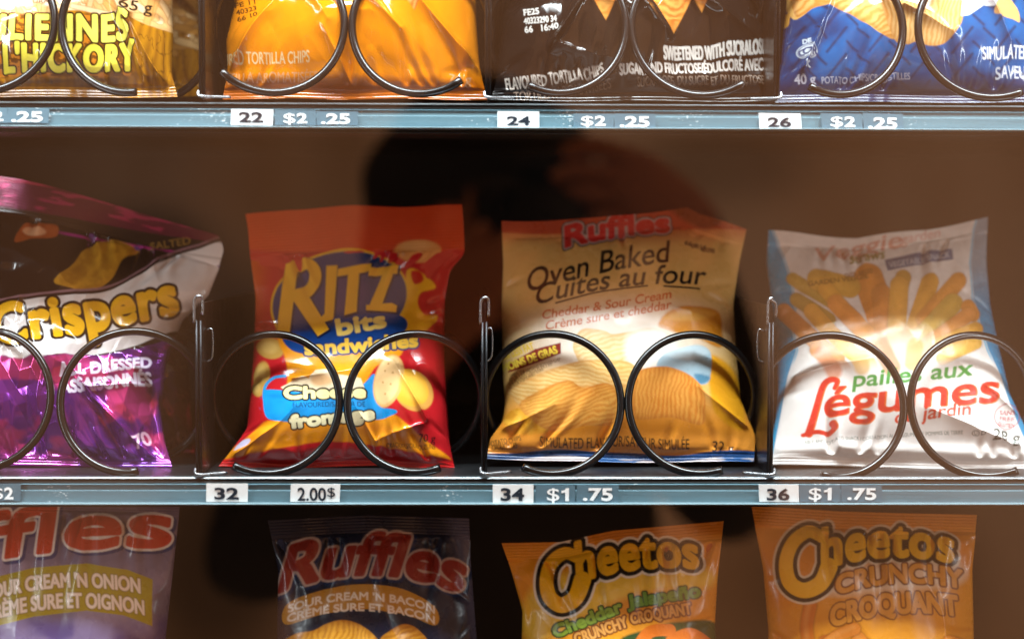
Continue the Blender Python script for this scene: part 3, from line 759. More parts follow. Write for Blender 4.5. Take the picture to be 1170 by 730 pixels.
def art_bacon(A):
    A.c[:] = lin('#1b2238'); A.put(smooth(520, 545, A.X-(A.Y-690)*.2)*.6, '#6a6a86'); A.noise(.2, 40, 3)
    k = K(280, 540, 3.843)
    ruffles_logo(A, *k1(k, 150, 520), *k1(k, 940, 520), 46, 20, .0, '#8f2c22', '#b8a096', '#152a52')
    A.poly([(185, 575), (340, 515), (520, 488), (690, 510), (835, 590), (835, 668), (690, 620), (520, 598), (340, 620), (178, 664)], '#b98326', k=k)
    w = '#ead8c4'
    A.text("SOUR CREAM 'N BACON", *k1(k, 190, 612), *k1(k, 832, 616), 8.3, w, .5, bend=15, soft=.8); A.text('CRÈME SURE ET BACON', *k1(k, 186, 655), *k1(k, 832, 662), 8.3, w, .5, bend=14, soft=.8)
    A.chip([(150, 760), (220, 705), (300, 690), (360, 660), (430, 645), (510, 670), (580, 730), (600, 800), (200, 820)], '#e6a838', '#c07c1c', 20, 6, seed=3, k=k)
    A.chip([(590, 740), (640, 690), (700, 665), (760, 690), (800, 760), (640, 820)], '#e0a034', '#b8741a', 70, 6, seed=4, k=k)


def cheetos_logo(A, k, C, x0, y0, x1, y1, h, bend, rC, edge):
    y = '#f4b91c'
    P = k(C)
    dC = A.stroke(P, rC*.62, None, r1=rC)
    dT = A.text('heetos', x0, y0, x1, y1, h, y, 0, (), bend=bend, draw=False, shear=.05, grow=-.15, sp=1.08)
    # text_sdf is only exact out to its own margin: take a wide one
    dT = A.text('heetos', x0, y0, x1, y1, h, y, 9.5, (), bend=bend, draw=False, shear=.05, grow=-.15, sp=1.08)
    A.dist(np.minimum(dC+0, dT-1.2), edge, 8.6, .8); A.dist(np.minimum(dC, dT-1.2), '#0e0906', 6.0, .7); A.dist(np.minimum(dC, dT-1.2), y, 1.3, .7)


def art_jalapeno(A):
    k = K(560, 540, 3.843)
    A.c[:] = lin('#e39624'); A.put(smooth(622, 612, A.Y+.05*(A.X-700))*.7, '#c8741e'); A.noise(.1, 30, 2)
    A.poly([(130, 640), (210, 480), (420, 420), (620, 400), (950, 420), (960, 500), (700, 520), (560, 560), (320, 680), (180, 740)], '#f0c440', soft=5, k=k)
    A.poly([(560, 740), (680, 690), (820, 655), (1000, 668), (1010, 900), (500, 900)], '#2c4a22', soft=1.5, k=k)
    A.stroke(k([(640, 780), (700, 700), (790, 690)]), 7, '#d8701c'); A.stroke(k([(800, 740), (880, 710), (960, 760)]), 8, '#d8701c')
    cheetos_logo(A, k, [(392, 375), (330, 352), (270, 395), (248, 470), (262, 545), (315, 580), (375, 545), (405, 470)], *k1(k, 388, 474), *k1(k, 912, 416), 40, 7, 8.5, '#f3e9d8')
    o = ((3.0, '#1d3a18'),)
    A.text('Cheddar', *k1(k, 288, 722), *k1(k, 582, 606), 13, '#8fae3a', 1.2, o, soft=.8); A.text('Jalapeño', *k1(k, 608, 590), *k1(k, 922, 540), 13.5, '#6f9a34', 1.3, o, soft=.8)
    o = ((2.6, '#6a2c10'),)
    A.text('CRUNCHY', *k1(k, 380, 752), *k1(k, 606, 672), 12, '#e0a050', .9, o, soft=.8); A.text('CROQUANT', *k1(k, 622, 662), *k1(k, 884, 616), 12, '#e0a050', .9, o, soft=.8)


def art_crunchy(A):
    k = K(850, 540, 3.656)
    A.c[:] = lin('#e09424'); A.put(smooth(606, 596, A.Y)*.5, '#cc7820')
    A.poly([(60, 420), (180, 240), (520, 200), (900, 240), (940, 420), (700, 420), (420, 480), (120, 560)], '#dd8a1c', soft=8, k=k)
    rg = random.Random(3)
    for i in range(26):
        x, y = rg.uniform(120, 980), rg.uniform(560, 900)-.12*0
        if y < 640 and 340 < x < 900: continue
        a = rg.uniform(0, 6.3); l = rg.uniform(40, 75)
        P = k([(x-l*math.cos(a), y-l*math.sin(a)), (x+rg.uniform(-20, 20), y+rg.uniform(-20, 20)), (x+l*math.cos(a), y+l*math.sin(a))])
        A.stroke(P, 8.3, '#8a3a0a', alpha=.6, soft=1.5); A.stroke(P, 7, rg.choice(('#d2741c', '#c9661a', '#dd8630'))); A.stroke([(x_-1.5, y_-2) for x_, y_ in P], 2.5, '#e8a050', soft=2, alpha=.6)
    A.poly([(330, 500), (420, 400), (860, 370), (900, 460), (560, 500)], '#ecd8c0', soft=5, k=k, alpha=.8)
    cheetos_logo(A, k, [(330, 270), (270, 245), (205, 290), (175, 370), (190, 455), (250, 490), (320, 460), (355, 390)], *k1(k, 330, 396), *k1(k, 872, 372), 40, 10, 8.5, '#e0cdb4')
    o = ((3.4, '#6a3210'),)
    A.text('CRUNCHY', *k1(k, 388, 505), *k1(k, 915, 482), 20, '#e09a3a', 1.6, o, bend=10, soft=.8); A.text('CROQUANT', *k1(k, 368, 640), *k1(k, 895, 596), 22, '#e09a3a', 1.8, o, bend=9, soft=.8)
GLASS_R, WORLD_S, LAMP_W, LAMP_SPREAD, LAMP_AIM = .105, .72, 6.7, 90, (.0, -.25)
SIDE_W = (.55, .42)
ROOM = [(170, 285, 80, 50, .3), (290, 200, 80, 120, 1.25), (820, 190, 110, 50, .7), (1020, 300, 160, 260, 1.12), (985, 660, 130, 90, .6), (250, 640, 90, 130, .35), (268, 430, 50, 130, .45)]
# ------------------------------------------------------------------ the photographer, seen only as a mirror image in the glass
GLASS_Y = -.175
def mp_(px, py, Y):
    """point at depth Y in front of the glass whose mirror image falls on pixel (px, py)"""
    p = unproj(px, py, 2*GLASS_Y-Y); return (float(p[0]), Y, float(p[2]))


def skin_mesh(name, verts, edges, radii, mats, pick, levels=2):
    me = bpy.data.meshes.new(name); me.from_pydata(verts, edges, [])
    o = bpy.data.objects.new(name, me); COL.objects.link(o)
    sk = o.modifiers.new('skin', 'SKIN'); sk.use_smooth_shade = True
    for v, r in zip(me.skin_vertices[0].data, radii): v.radius = r if isinstance(r, tuple) else (r, r)
    me.skin_vertices[0].data[0].use_root = True
    ss = o.modifiers.new('sub', 'SUBSURF'); ss.levels = levels; ss.render_levels = levels
    bpy.context.view_layer.update()
    em = bpy.data.meshes.new_from_object(o.evaluated_get(bpy.context.evaluated_depsgraph_get()))
    bpy.data.objects.remove(o); bpy.data.meshes.remove(me)
    for m in mats: em.materials.append(m)
    for p in em.polygons: p.material_index = pick(p.center); p.use_smooth = True
    em.name = name
    return em


skin = pbr('skin', '#c98e74', .5, 0, .1, 60); cloth = pbr('dark_cloth', '#26292d', .9, 0, .3, 300, .3); hairm = pbr('dark_hair', '#120f0e', .6, 0, .3, 200)
J, E_, RR = [], [], []
def jt(p, r, par=None):
    J.append(p); RR.append(r)
    if par is not None: E_.append((par, len(J)-1))
    return len(J)-1
YB = -1.08
pel = jt(mp_(545, 1010, YB-.03), (.15, .11)); wai = jt(mp_(545, 800, YB-.02), (.2, .12), pel); che = jt(mp_(548, 560, YB), (.19, .12), wai); upc = jt(mp_(548, 440, YB), (.13, .09), che)
nk = jt(mp_(550, 378, YB+.01), .055, upc); hd = jt(mp_(552, 325, YB+.03), .075, nk); hd2 = jt(mp_(552, 262, YB+.035), (.083, .098), hd); hd3 = jt(mp_(552, 205, YB+.02), (.062, .075), hd2)
for s, knee in ((-1, 1500), (1, 1500)):
    h = jt(mp_(545+s*100, 1110, YB-.03), .09, pel); kn = jt(mp_(545+s*110, 1540, YB-.01), .062, h); an = jt(mp_(545+s*115, 2000, YB-.05), .042, kn); jt(mp_(545+s*125, 2050, YB+.12), .035, an)
# arm on the right of the picture: raised, its hand round the camera
s_ = jt(mp_(740, 438, YB), .068, upc); el = jt(mp_(850, 600, YB+.06), .05, s_); wr = jt(mp_(805, 300, YB+.13), .036, el); pa = jt(mp_(752, 222, YB+.15), (.030, .04), wr)
for tip in ([(712, 178), (672, 166), (640, 178)], [(705, 200), (660, 194), (628, 206)], [(705, 222), (662, 220), (632, 230)], [(715, 244), (682, 248), (660, 255)]):
    q = pa
    for i, (x, y) in enumerate(tip): q = jt(mp_(x, y, YB+.158-.006*i), (.0105, .0098, .0085)[i], q)
q = jt(mp_(740, 262, YB+.145), .012, wr); jt(mp_(705, 290, YB+.135), .0105, q)
# the other arm: elbow low, hand under the lens
s2 = jt(mp_(362, 438, YB), .068, upc); e2 = jt(mp_(270, 680, YB+.05), .05, s2); w2 = jt(mp_(470, 400, YB+.15), .036, e2); p2 = jt(mp_(540, 322, YB+.16), (.030, .04), w2)
for tip in ([(572, 282), (600, 262), (622, 262)], [(584, 300), (618, 288), (642, 286)], [(584, 322), (620, 312), (644, 308)], [(575, 342), (608, 338), (630, 332)]):
    q = p2
    for i, (x, y) in enumerate(tip): q = jt(mp_(x, y, YB+.165-.004*i), (.0105, .0098, .0085)[i], q)
q = jt(mp_(535, 285, YB+.15), .012, w2); jt(mp_(560, 255, YB+.15), .0105, q)
hand_a, hand_b = Vector(J[pa]), Vector(J[p2]); head_c = Vector(J[hd2])
def pick(c):
    if (c-hand_a).length < .10 and c.x < J[wr][0]+.01 and c.z > J[wr][2]-.005 or (c-hand_b).length < .095 and c.x > J[w2][0]: return 0
    return 1
pme = skin_mesh('body', J, E_, RR, [skin, cloth], pick)
per = bpy.data.objects.new('person', pme); COL.objects.link(per)
tag(per, 'photographer in a dark coat and hood raising a camera, mirrored in the glass', 'person')
# hood and hair over the back and top of the head
m = MB(); V = []; nA, nB = 28, 18
for i in range(nB+1):
    th = math.pi*.62*i/nB
    for j in range(nA):
        a = 2*math.pi*j/nA; rx, ry, rz = .118, .125, .135
        k_ = 1+.04*math.sin(3*a+i)
        V.append((head_c.x+rx*k_*math.sin(th)*math.cos(a), head_c.y-.035+ry*k_*math.sin(th)*math.sin(a)*(1 if math.sin(a) < 0 else .75), head_c.z+.012+rz*math.cos(th)))
m.add(V, [(i*nA+j, i*nA+(j+1) % nA, (i+1)*nA+(j+1) % nA, (i+1)*nA+j) for i in range(nB) for j in range(nA)])
m.build('hood', cloth, per, True)
# camera in the hands, just behind the real view point
ck = pbr('black_camera', '#0d0d0e', .4, .1, .2, 200)
cc = Vector(mp_(625, 262, -.965))
ca = empty('camera_in_hand', tuple(cc), 'black camera held up by the photographer, mirrored in the glass', 'camera'); bpy.context.view_layer.update()
m = MB(); m.box((cc.x-.065, cc.y-.02, cc.z-.045), (cc.x+.065, cc.y+.02, cc.z+.045), .008); m.box((cc.x-.025, cc.y-.015, cc.z+.0452), (cc.x+.025, cc.y+.018, cc.z+.07), .006); m.build('camera_body', ck, ca)
m = MB(); m.tube([(cc.x, cc.y+.0202, cc.z), (cc.x, cc.y+.035, cc.z), (cc.x, cc.y+.055, cc.z)], [.036, .036, .034], 24); m.build('lens', ck, ca, True)


# ------------------------------------------------------------------ the bags
def U(lab, *a, **kw): return bag('snack_bag', lab, *a, **kw)

# upper shelf
U('brown wood print snack bag with yellow capital letters and potato sticks, upper left corner', [(-190, -85), (0, -78), (112, -88)], [(-190, 208), (-20, 196), (40, 198), (85, 196), (112, 203)],
  [(-90, -190), (210, -190)], [(-90, 112), (205, 111)], (.092, .042), .024, art_hickory, FOIL, (.07, .035), 11, vis=(-25, 800), facets=3.0, crumple=0.5, bulge=(.55, .70), backcol='#8a5a20', dents=((.98, .985, .80, .68, .010, .0045), (.80, .70, .9, .95, .006, .003), (.1, .96, .2, .8, .004, .003)))
U('second wood print snack bag, half hidden behind the first in the upper left slot', [(-190, 80), (0, 90), (112, 84)], [(-190, 232), (0, 227), (60, 229), (112, 228)],
  [(80, -190), (235, -190)], [(80, 111), (232, 110)], (.135, .105), .016, art_hickory_back, FOIL, (.07, .035), 12, vis=(-25, 800), crumple=.6, backcol='#8a5a20')
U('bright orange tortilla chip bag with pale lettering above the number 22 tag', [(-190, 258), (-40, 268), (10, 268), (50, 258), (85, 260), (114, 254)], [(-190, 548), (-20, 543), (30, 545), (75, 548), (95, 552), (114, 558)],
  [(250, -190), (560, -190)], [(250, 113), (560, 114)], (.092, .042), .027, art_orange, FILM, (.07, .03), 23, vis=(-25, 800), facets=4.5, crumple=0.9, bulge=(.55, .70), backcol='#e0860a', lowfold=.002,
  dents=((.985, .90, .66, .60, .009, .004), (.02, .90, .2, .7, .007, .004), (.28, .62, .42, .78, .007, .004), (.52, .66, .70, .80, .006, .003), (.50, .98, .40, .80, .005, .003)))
U('near black tortilla chip bag with white lettering above the number 24 tag', [(-190, 572), (0, 574), (60, 570), (95, 566), (115, 561)], [(-190, 870), (0, 874), (60, 878), (115, 884)],
  [(560, -190), (890, -190)], [(555, 115), (890, 116)], (.092, .042), .027, art_dark, FILM, (.07, .03), 34, vis=(-25, 800), facets=5.0, crumple=1.0, bulge=(.55, .70), backcol='#201511', lowfold=.003,
  dents=((.20, .84, .40, .55, .009, .0035), (.30, .66, .46, .74, .007, .003), (.46, .66, .60, .80, .008, .003), (.66, .66, .96, .80, .007, .0035), (.2, .84, .46, .9, .004, .003)))
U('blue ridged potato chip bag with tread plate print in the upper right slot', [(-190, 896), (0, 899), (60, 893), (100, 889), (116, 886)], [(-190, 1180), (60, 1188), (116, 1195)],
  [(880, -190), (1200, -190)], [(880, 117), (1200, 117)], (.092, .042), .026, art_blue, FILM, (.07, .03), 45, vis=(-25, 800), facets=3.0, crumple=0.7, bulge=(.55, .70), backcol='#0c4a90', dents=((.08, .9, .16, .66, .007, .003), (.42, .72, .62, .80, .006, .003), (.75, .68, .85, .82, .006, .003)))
# middle shelf
U('purple foil and black crisp bag with slanted yellow lettering, leftmost on the middle shelf', [(195, -70), (330, -78), (532, -88)], [(262, 250), (276, 256), (300, 250), (335, 238), (370, 208), (420, 190), (470, 183), (505, 188), (534, 197)],
  [(-80, 187), (20, 204), (140, 236), (256, 272)], [(-90, 531), (197, 534)], (.098, .042), .024, art_crispers, FOIL, (.12, .02), 56, crumple=1.3, facets=15.0, backcol='#5a2a80',
  dents=((.70, .74, .60, .62, .005, .003), (.70, .74, .95, .97, .006, .003), (.70, .74, .92, .70, .004, .003)))
U('second purple foil crisp bag, its edge showing behind the first on the middle shelf', [(250, 110), (400, 118), (525, 105)], [(260, 222), (400, 214), (450, 218), (500, 221), (525, 224)],
  [(100, 250), (230, 262)], [(100, 524), (225, 524)], (.145, .11), .016, art_crispers_back, FOIL, (.07, .02), 57, crumple=.8, facets=8.0, backcol='#5a2a80')
U('red and yellow cheese cracker bag with big yellow capitals on a blue oval', [(245, 281), (262, 284), (292, 286), (340, 292), (390, 290), (450, 286), (490, 282), (512, 266), (534, 250)], [(235, 528), (262, 530), (290, 531), (308, 514), (345, 508), (400, 508), (450, 510), (500, 513), (538, 520)],
  [(281, 246), (330, 239), (400, 236), (528, 235)], [(250, 533), (330, 536), (440, 531), (520, 539)], (.100, .042), .024, art_ritz, FILM, (.165, .02), 62, bulge=(.55, .74), facets=2.2, crumple=0.6, backcol='#c01f26', lowfold=.002,
  dents=((.90, .84, .74, .64, .0045, .003), (.88, .86, .66, .93, .003, .002), (.66, .93, .56, .82, .0025, .002), (.05, .955, .26, .80, .003, .004), (.24, .70, .55, .68, .003, .003)))
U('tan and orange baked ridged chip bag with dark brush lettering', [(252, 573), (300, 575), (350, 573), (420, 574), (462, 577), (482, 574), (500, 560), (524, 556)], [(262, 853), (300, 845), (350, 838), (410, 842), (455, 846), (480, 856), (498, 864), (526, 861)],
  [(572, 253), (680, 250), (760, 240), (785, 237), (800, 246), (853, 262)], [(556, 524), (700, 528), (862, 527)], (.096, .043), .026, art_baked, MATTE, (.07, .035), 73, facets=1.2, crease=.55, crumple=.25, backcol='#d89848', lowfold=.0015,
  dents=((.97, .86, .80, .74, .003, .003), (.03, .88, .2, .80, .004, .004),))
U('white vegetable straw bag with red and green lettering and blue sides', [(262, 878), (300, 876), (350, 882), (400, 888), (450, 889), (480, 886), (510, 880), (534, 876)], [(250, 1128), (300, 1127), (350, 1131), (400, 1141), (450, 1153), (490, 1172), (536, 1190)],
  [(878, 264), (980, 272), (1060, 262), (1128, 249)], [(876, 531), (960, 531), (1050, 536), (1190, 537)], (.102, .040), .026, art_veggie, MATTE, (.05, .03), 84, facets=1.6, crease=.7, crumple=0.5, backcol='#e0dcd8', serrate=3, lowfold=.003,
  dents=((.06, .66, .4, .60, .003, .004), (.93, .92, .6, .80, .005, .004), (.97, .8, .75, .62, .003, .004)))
# lower shelf: only the tops show
LB = (.042, .020)
U('grey lilac chip bag with a curved green band of white lettering, lower left', [(560, -70), (760, -75), (930, -70), (980, -80)], [(574, 206), (640, 199), (730, 189), (930, 186), (980, 200)], [(-70, 566), (206, 574)], [(-80, 978), (200, 980)], LB, .026, art_onion, MATTE, (.03, .03), 91, vis=(500, 745), facets=2.0, crumple=0.6, backcol='#6a6488')
U('navy ridged chip bag with a gold band of lettering, on the dark lower shelf', [(592, 306), (650, 318), (740, 316), (930, 312), (980, 305)], [(590, 536), (640, 538), (730, 545), (930, 548), (980, 555)], [(306, 594), (420, 588), (540, 592)], [(300, 978), (560, 980)], LB, .028, art_bacon, MATTE, (.05, .03), 92, vis=(500, 745), facets=4.0, crumple=0.9, backcol='#22365c')
U('orange cheese puff bag with green words under its yellow bubble lettering', [(622, 573), (650, 583), (700, 597), (800, 594), (930, 588), (980, 580)], [(597, 827), (660, 820), (712, 817), (800, 822), (930, 826), (980, 834)], [(573, 620), (640, 619), (700, 606), (827, 595)], [(575, 978), (840, 980)], (.040, .014), .030, art_jalapeno, MATTE, (.05, .03), 93, vis=(500, 745), facets=4.0, crumple=0.9, backcol='#c8640f')
U('orange cheese puff bag with tan capitals under its yellow bubble lettering, lower right', [(578, 858), (650, 872), (720, 878), (930, 874), (980, 866)], [(588, 1117), (650, 1111), (730, 1112), (930, 1116), (980, 1124)], [(858, 577), (960, 584), (1117, 588)], [(860, 978), (1130, 980)], LB, .028, art_crunchy, MATTE, (.05, .03), 94, vis=(500, 745), facets=3.0, crumple=0.8, backcol='#c8640f')


# ------------------------------------------------------------------ shelves
Z_UP = at(585, 118.6, 0).z; Z_MID = at(585, 544.8, 0).z
X0, X1 = -.40, .42


def shelf(zt, label, sc):
    s = empty('shelf', (0, 0, zt), label, 'shelf')
    bpy.context.view_layer.update()
    def z(px): return zt - px*PX*sc
    m = MB(); m.box((X0, .003, z(3)), (X1, .44, z(1)));  m.build('tray', M['tray'], s)
    m = MB(); p = [(.0035, z(3.2)), (.0005, z(2.6)), (-.0006, z(1.6)), (0, z(.4)), (.0012, z(-.2)), (.0042, z(-.1)), (.0042, z(3.2))]; m.prism(p, X0, X1); m.build('front_edge', M['lip'], s)
    m = MB(); m.box((X0, .0012, z(7.0)), (X1, .02, z(3.4))); m.prism([(-.0006, z(5.9)), (-.0002, z(5.4)), (.0013, z(5.2)), (.0013, z(6.2))], X0, X1); m.build('recess', M['groove'], s)
    m = MB(); m.prism([(-.0004, z(7.6)), (-.0012, z(8.3)), (-.0002, z(9.4)), (-.0004, z(15)), (-.0010, z(15.6)), (-.0008, z(28.4)), (.012, z(28.4)), (.012, z(7.6))], X0, X1); m.build('label_channel', M['rail'], s)
    m = MB(); m.prism([(-.0018, z(28.6)), (-.0046, z(28.8)), (-.0054, z(29.6)), (-.0050, z(30.8)), (-.0030, z(31.4)), (.004, z(31.2)), (.004, z(28.6))], X0, X1); m.build('channel_lip', M['raillip'], s)
    m = MB(); m.box((X0, .0045, z(34.0)), (X1, .06, z(31.8))); m.prism([(.0035, z(35.6)), (.003, z(34.6)), (.0045, z(34.1)), (.007, z(34.1)), (.007, z(35.6))], X0, X1); m.build('underside_flange', M['tray'], s)
    return s


shelf(Z_UP, 'upper shelf tray with its pale price rail, above the cracker bag', .95)
shelf(Z_MID, 'middle shelf tray with its pale price rail, under the cracker bag', 1.0)


# ------------------------------------------------------------------ dividers
def divider(px, y_foot, y_top, label, side):
    p0 = at(px, y_foot, .0005); zt = unproj(585, y_top, .0005)[2]
    d = empty('shelf_divider', tuple(p0), label, 'divider', 'metal dividers between the slots'); bpy.context.view_layer.update()
    x, zb = p0.x, p0.z+.0006
    h = MB(); h.box((x-.0006, .004, zb), (x+.0006, .30, zt-.004)); h.build('plate', M['plate'], d)
    m = MB(); ztop = zt-(.013 if y_top > 0 else 0)
    m.tube([(x-.0012, .0020, zb+.001), (x-.0012, .0020, ztop)], .0007, 8); m.tube([(x+.0009, .0026, zb+.001), (x+.0009, .0026, ztop)], .0006, 8); m.build('front_edge', M['plate'], d, True)
    if y_top > 0:
        m = MB(); zz = zt
        pts = [(x-.0022, .0010, zz-.014), (x-.0022, .0010, zz-.004), (x-.0016, .001, zz-.0012), (x, .001, zz), (x+.0016*side, .0014, zz-.0006), (x+.0021, .002, zz-.003), (x+.0021, .002, zz-.010)]
        m.tube(curve(pts, 5, False), .0007, 8); m.build('hook', M['wire'], d, True)
    m = MB(); xs = x+.0008*side
    zm = zb+.066
    pts = [(xs, .022, zm+.010), (xs+.0030*side, .022, zm+.010), (xs+.0030*side, .022, zm-.004), (xs, .022, zm-.007)]
    m.tube(curve(pts, 4, False), .00055, 6); m.build('stop_tab', M['wire'], d, True)
    m = MB(); pts = [(x-.002*side, .001, zb+.004), (x-.0018*side, -.0004, zb+.0016), (x+.001*side, -.0006, zb+.0009), (x+.006*side, .002, zb+.001), (x+.014*side, .006, zb+.0012)]
    m.tube(curve(pts, 5, False), .00075, 8); m.build('foot', M['wire'], d, True)
    return d


divider(227.5, 545, 339, 'metal divider standing between the purple crisp bag and the cracker bag', 1)
divider(553.5, 544, 340, 'metal divider standing between the cracker bag and the baked chip bag', 1)
divider(880.5, 545, 340, 'metal divider standing between the baked chip bag and the vegetable straw bag', -1)
divider(231, 114, -90, 'metal divider right of the wood print bags on the upper shelf', 1)
divider(558, 115, -90, 'metal divider between the orange bag and the black bag', 1)
divider(888, 116, -90, 'metal divider between the black bag and the blue bag', -1)


# ------------------------------------------------------------------ wire spirals
def coil(cx, cy, r, start, hand, label, y0=.004, pitch=.056, turns=2.6, wr=.0022):
    """front turn centred on pixel (cx, cy), radius r px; start: angle (degrees, 0 = right, 90 = up) of the free end; hand +1: runs anticlockwise as seen"""
    c = at(cx, cy, y0+.02); rad = r*PX*1.02
    o = []
    n = int(turns*72)
    for i in range(n+1):
        q = i/n*turns; a = math.radians(start)+hand*q*2*math.pi
        y = y0+pitch*q
        o.append((c.x+rad*math.cos(a), y, c.z+rad*math.sin(a)))
    o = np.array(o)
    m = MB(); m.tube(o, wr, 14)
    ob = m.build('wire_spiral', M['coil'], None, True)
    return tag(ob, label, 'wire spiral', 'black wire spirals that hold the bags')


C = coil
C(-20, 456, 77.5, 230, 1, 'wire spiral cut by the left photo edge, before the purple crisp bag')
C(149, 457, 78, 282, -1, 'wire spiral round the lower right of the purple crisp bag')
C(311, 460, 77.5, 240, 1, 'left one of the two wire spirals in front of the cracker bag')
C(473.5, 459, 77, 293, -1, 'right one of the two wire spirals in front of the cracker bag')
C(632, 460, 78, 243, 1, 'left one of the two wire spirals in front of the baked chip bag')
C(794, 460, 77.5, 290, -1, 'right one of the two wire spirals in front of the baked chip bag')
C(953, 462, 79, 254, 1, 'left one of the two wire spirals in front of the vegetable straw bag')
C(1117, 462, 79, 296, -1, 'right one of the two wire spirals in front of the vegetable straw bag')
C(-17, 28, 79, 235, 1, 'wire spiral cut by the left photo edge, before the wood print bag')
C(155, 28, 81, 276, -1, 'wire spiral over the yellow lettering of the wood print bag')
C(314, 29, 79, 226, 1, 'left one of the two wire spirals in front of the orange bag')
C(482, 30, 79.5, 305, -1, 'right one of the two wire spirals in front of the orange bag')
C(636, 30, 79, 245, 1, 'left one of the two wire spirals in front of the near black bag')
C(801, 32, 80, 303, -1, 'right one of the two wire spirals in front of the near black bag')
C(952, 32, 79, 244, 1, 'left one of the two wire spirals in front of the blue bag')
C(1126, 36, 79, 293, -1, 'right one of the two wire spirals in front of the blue bag')


# ------------------------------------------------------------------ number and price tags
def tag_card(txt, x0, x1, y0, y1, kind, label, tl=None, tilt=0.0, skew=0.0, bold=.03):
    """card between the pixels x0..x1, y0..y1 in the rail; tl = (left, right, baseline, cap height) of the print in pixels"""
    Y = -.0024
    tlp, trp, blp = at(x0, y0, Y), at(x1, y0, Y), at(x0, y1, Y)
    W = (trp-tlp).length; H = (tlp-blp).length
    o = empty('number_tag' if kind == 'n' else 'price_tag', tuple((blp+at(x1, y1, Y))/2), label, 'number tag' if kind == 'n' else 'price tag', 'number tags in the shelf rails' if kind == 'n' else 'price tags in the shelf rails')
    bpy.context.view_layer.update()
    m = MB(); sk = skew*PX; t = .0004
    x, z0, z1 = blp.x, blp.z, tlp.z
    zr = tilt*PX
    V = [(x+sk, Y, z0), (x+W+sk, Y, z0-zr), (x+W, Y-.0006, z1-zr), (x, Y-.0006, z1)]
    m.add(V+[(a, b+t, c) for a, b, c in V], [(0, 1, 2, 3), (7, 6, 5, 4), (0, 4, 5, 1), (1, 5, 6, 2), (2, 6, 7, 3), (3, 7, 4, 0)])
    m.build('card', M['white'] if kind == 'n' or kind == 'w' else M['greytag'], o)
    if tl:
        def glyphs(t, l, r, base, h):
            c = bpy.data.curves.new('t', 'FONT'); c.body = t; c.offset = bold*(.25 if '$' in t else 1); c.resolution_u = 5
            to = bpy.data.objects.new('t', c); me = bpy.data.meshes.new_from_object(to); bpy.data.objects.remove(to); bpy.data.curves.remove(c)
            P = np.array([v.co[:] for v in me.vertices]); px0, px1 = P[:, 0].min(), P[:, 0].max()
            yb, hh = (-bold, CAPH+2*bold) if '$' in t else (P[:, 1].min(), np.ptp(P[:, 1]))
            return [(l+(p[0]-px0)/(px1-px0)*(r-l), base-(p[1]-yb)/hh*h) for p in P], [tuple(p.vertices) for p in me.polygons]
        l, r, base, h = tl
        if txt == '$1':
            g, pf = glyphs('$', l, l+(r-l)*.56, base, h)
            a = l+(r-l)*.66; w_ = (r-l)*.34; k_ = len(g)
            g += [(a+w_*.5, base), (a+w_, base), (a+w_, base-h), (a+w_*.62, base-h), (a+w_*.45, base-h*.86), (a, base-h*.78), (a, base-h*.62), (a+w_*.5, base-h*.66)]
            pf += [(k_, k_+1, k_+2, k_+3, k_+4, k_+7), (k_+4, k_+5, k_+6, k_+7)]
        elif txt[0] == '$':
            g, pf = glyphs('$', l, l+(r-l)*.5, base, h); g2, p2 = glyphs(txt[1:], l+(r-l)*.56, r, base, h)
            pf += [tuple(i+len(g) for i in p) for p in p2]; g += g2
        elif txt[-1] == '$':
            g, pf = glyphs(txt[:-1], l, l+(r-l)*.76, base, h); g2, p2 = glyphs('$', l+(r-l)*.79, r, base-h*.3, h*.72)
            pf += [tuple(i+len(g) for i in p) for p in p2]; g += g2
        else: g, pf = glyphs(txt, l, r, base, h)
        V = []
        for gx, gy in g:
            p = unproj(gx, gy, Y); V.append((p[0], Y-.00022-.0006*min(max((p[2]-z0)/H, 0), 1), p[2]-zr*(p[0]-x)/W))
        me = bpy.data.meshes.new('lettering'); me.from_pydata([Vector(v)-o.location for v in V], [], pf); me.materials.append(M['ink'] if kind in 'nw' else M['whiteink'])
        to2 = bpy.data.objects.new('lettering', me); COL.objects.link(to2); to2.parent = o
    return o


T = tag_card
T('22', 264.5, 312.5, 125, 143, 'n', 'white tag reading 22 under the orange bag', (273, 301, 140, 12), .4, -1)
T('$2', 314, 361, 126, 143, 'p', 'grey price tag reading $2 under the orange bag', (324, 351, 141, 11.5), .3)
T('.25', 361.8, 409, 127.5, 143.3, 'p', 'grey price tag reading .25 under the orange bag', (367, 400, 142, 12), 0, 0)
T('24', 568.5, 616, 127.5, 146, 'n', 'white tag reading 24 under the near black bag', (579, 606, 143.5, 10.5), .2)
T('$2', 655, 701, 130, 146, 'p', 'grey price tag reading $2 under the near black bag', (664, 692, 144, 11.5), .2)
T('.25', 702, 749, 130, 146, 'p', 'grey price tag reading .25 under the near black bag', (708, 742, 145.5, 12.5), .2)
T('26', 866.5, 914.5, 129.5, 147, 'n', 'white tag reading 26 under the blue bag', (877, 904, 145.5, 11.5), .5, 1.5)
T('$2', 937, 984, 129.5, 146.5, 'p', 'grey price tag reading $2 under the blue bag', (949, 977, 145, 12), .6, 2)
T('.25', 985, 1031, 129.5, 147, 'p', 'grey price tag reading .25 under the blue bag', (992, 1025, 147, 13), 1.0, 2)
T('$2', -36, 9, 123.5, 140.5, 'p', 'grey price tag cut by the left photo edge on the upper rail', (-26, 4, 138.5, 11.5), .2)
T('.25', 10, 57, 124, 140.5, 'p', 'grey price tag reading .25 at the left end of the upper rail', (13, 49, 139.5, 12), .3, -2)
T('$2', -22, 24.5, 552, 571.5, 'p', 'grey price tag cut by the left photo edge on the middle rail', (-8, 15.5, 570, 14), .3, -1.5)
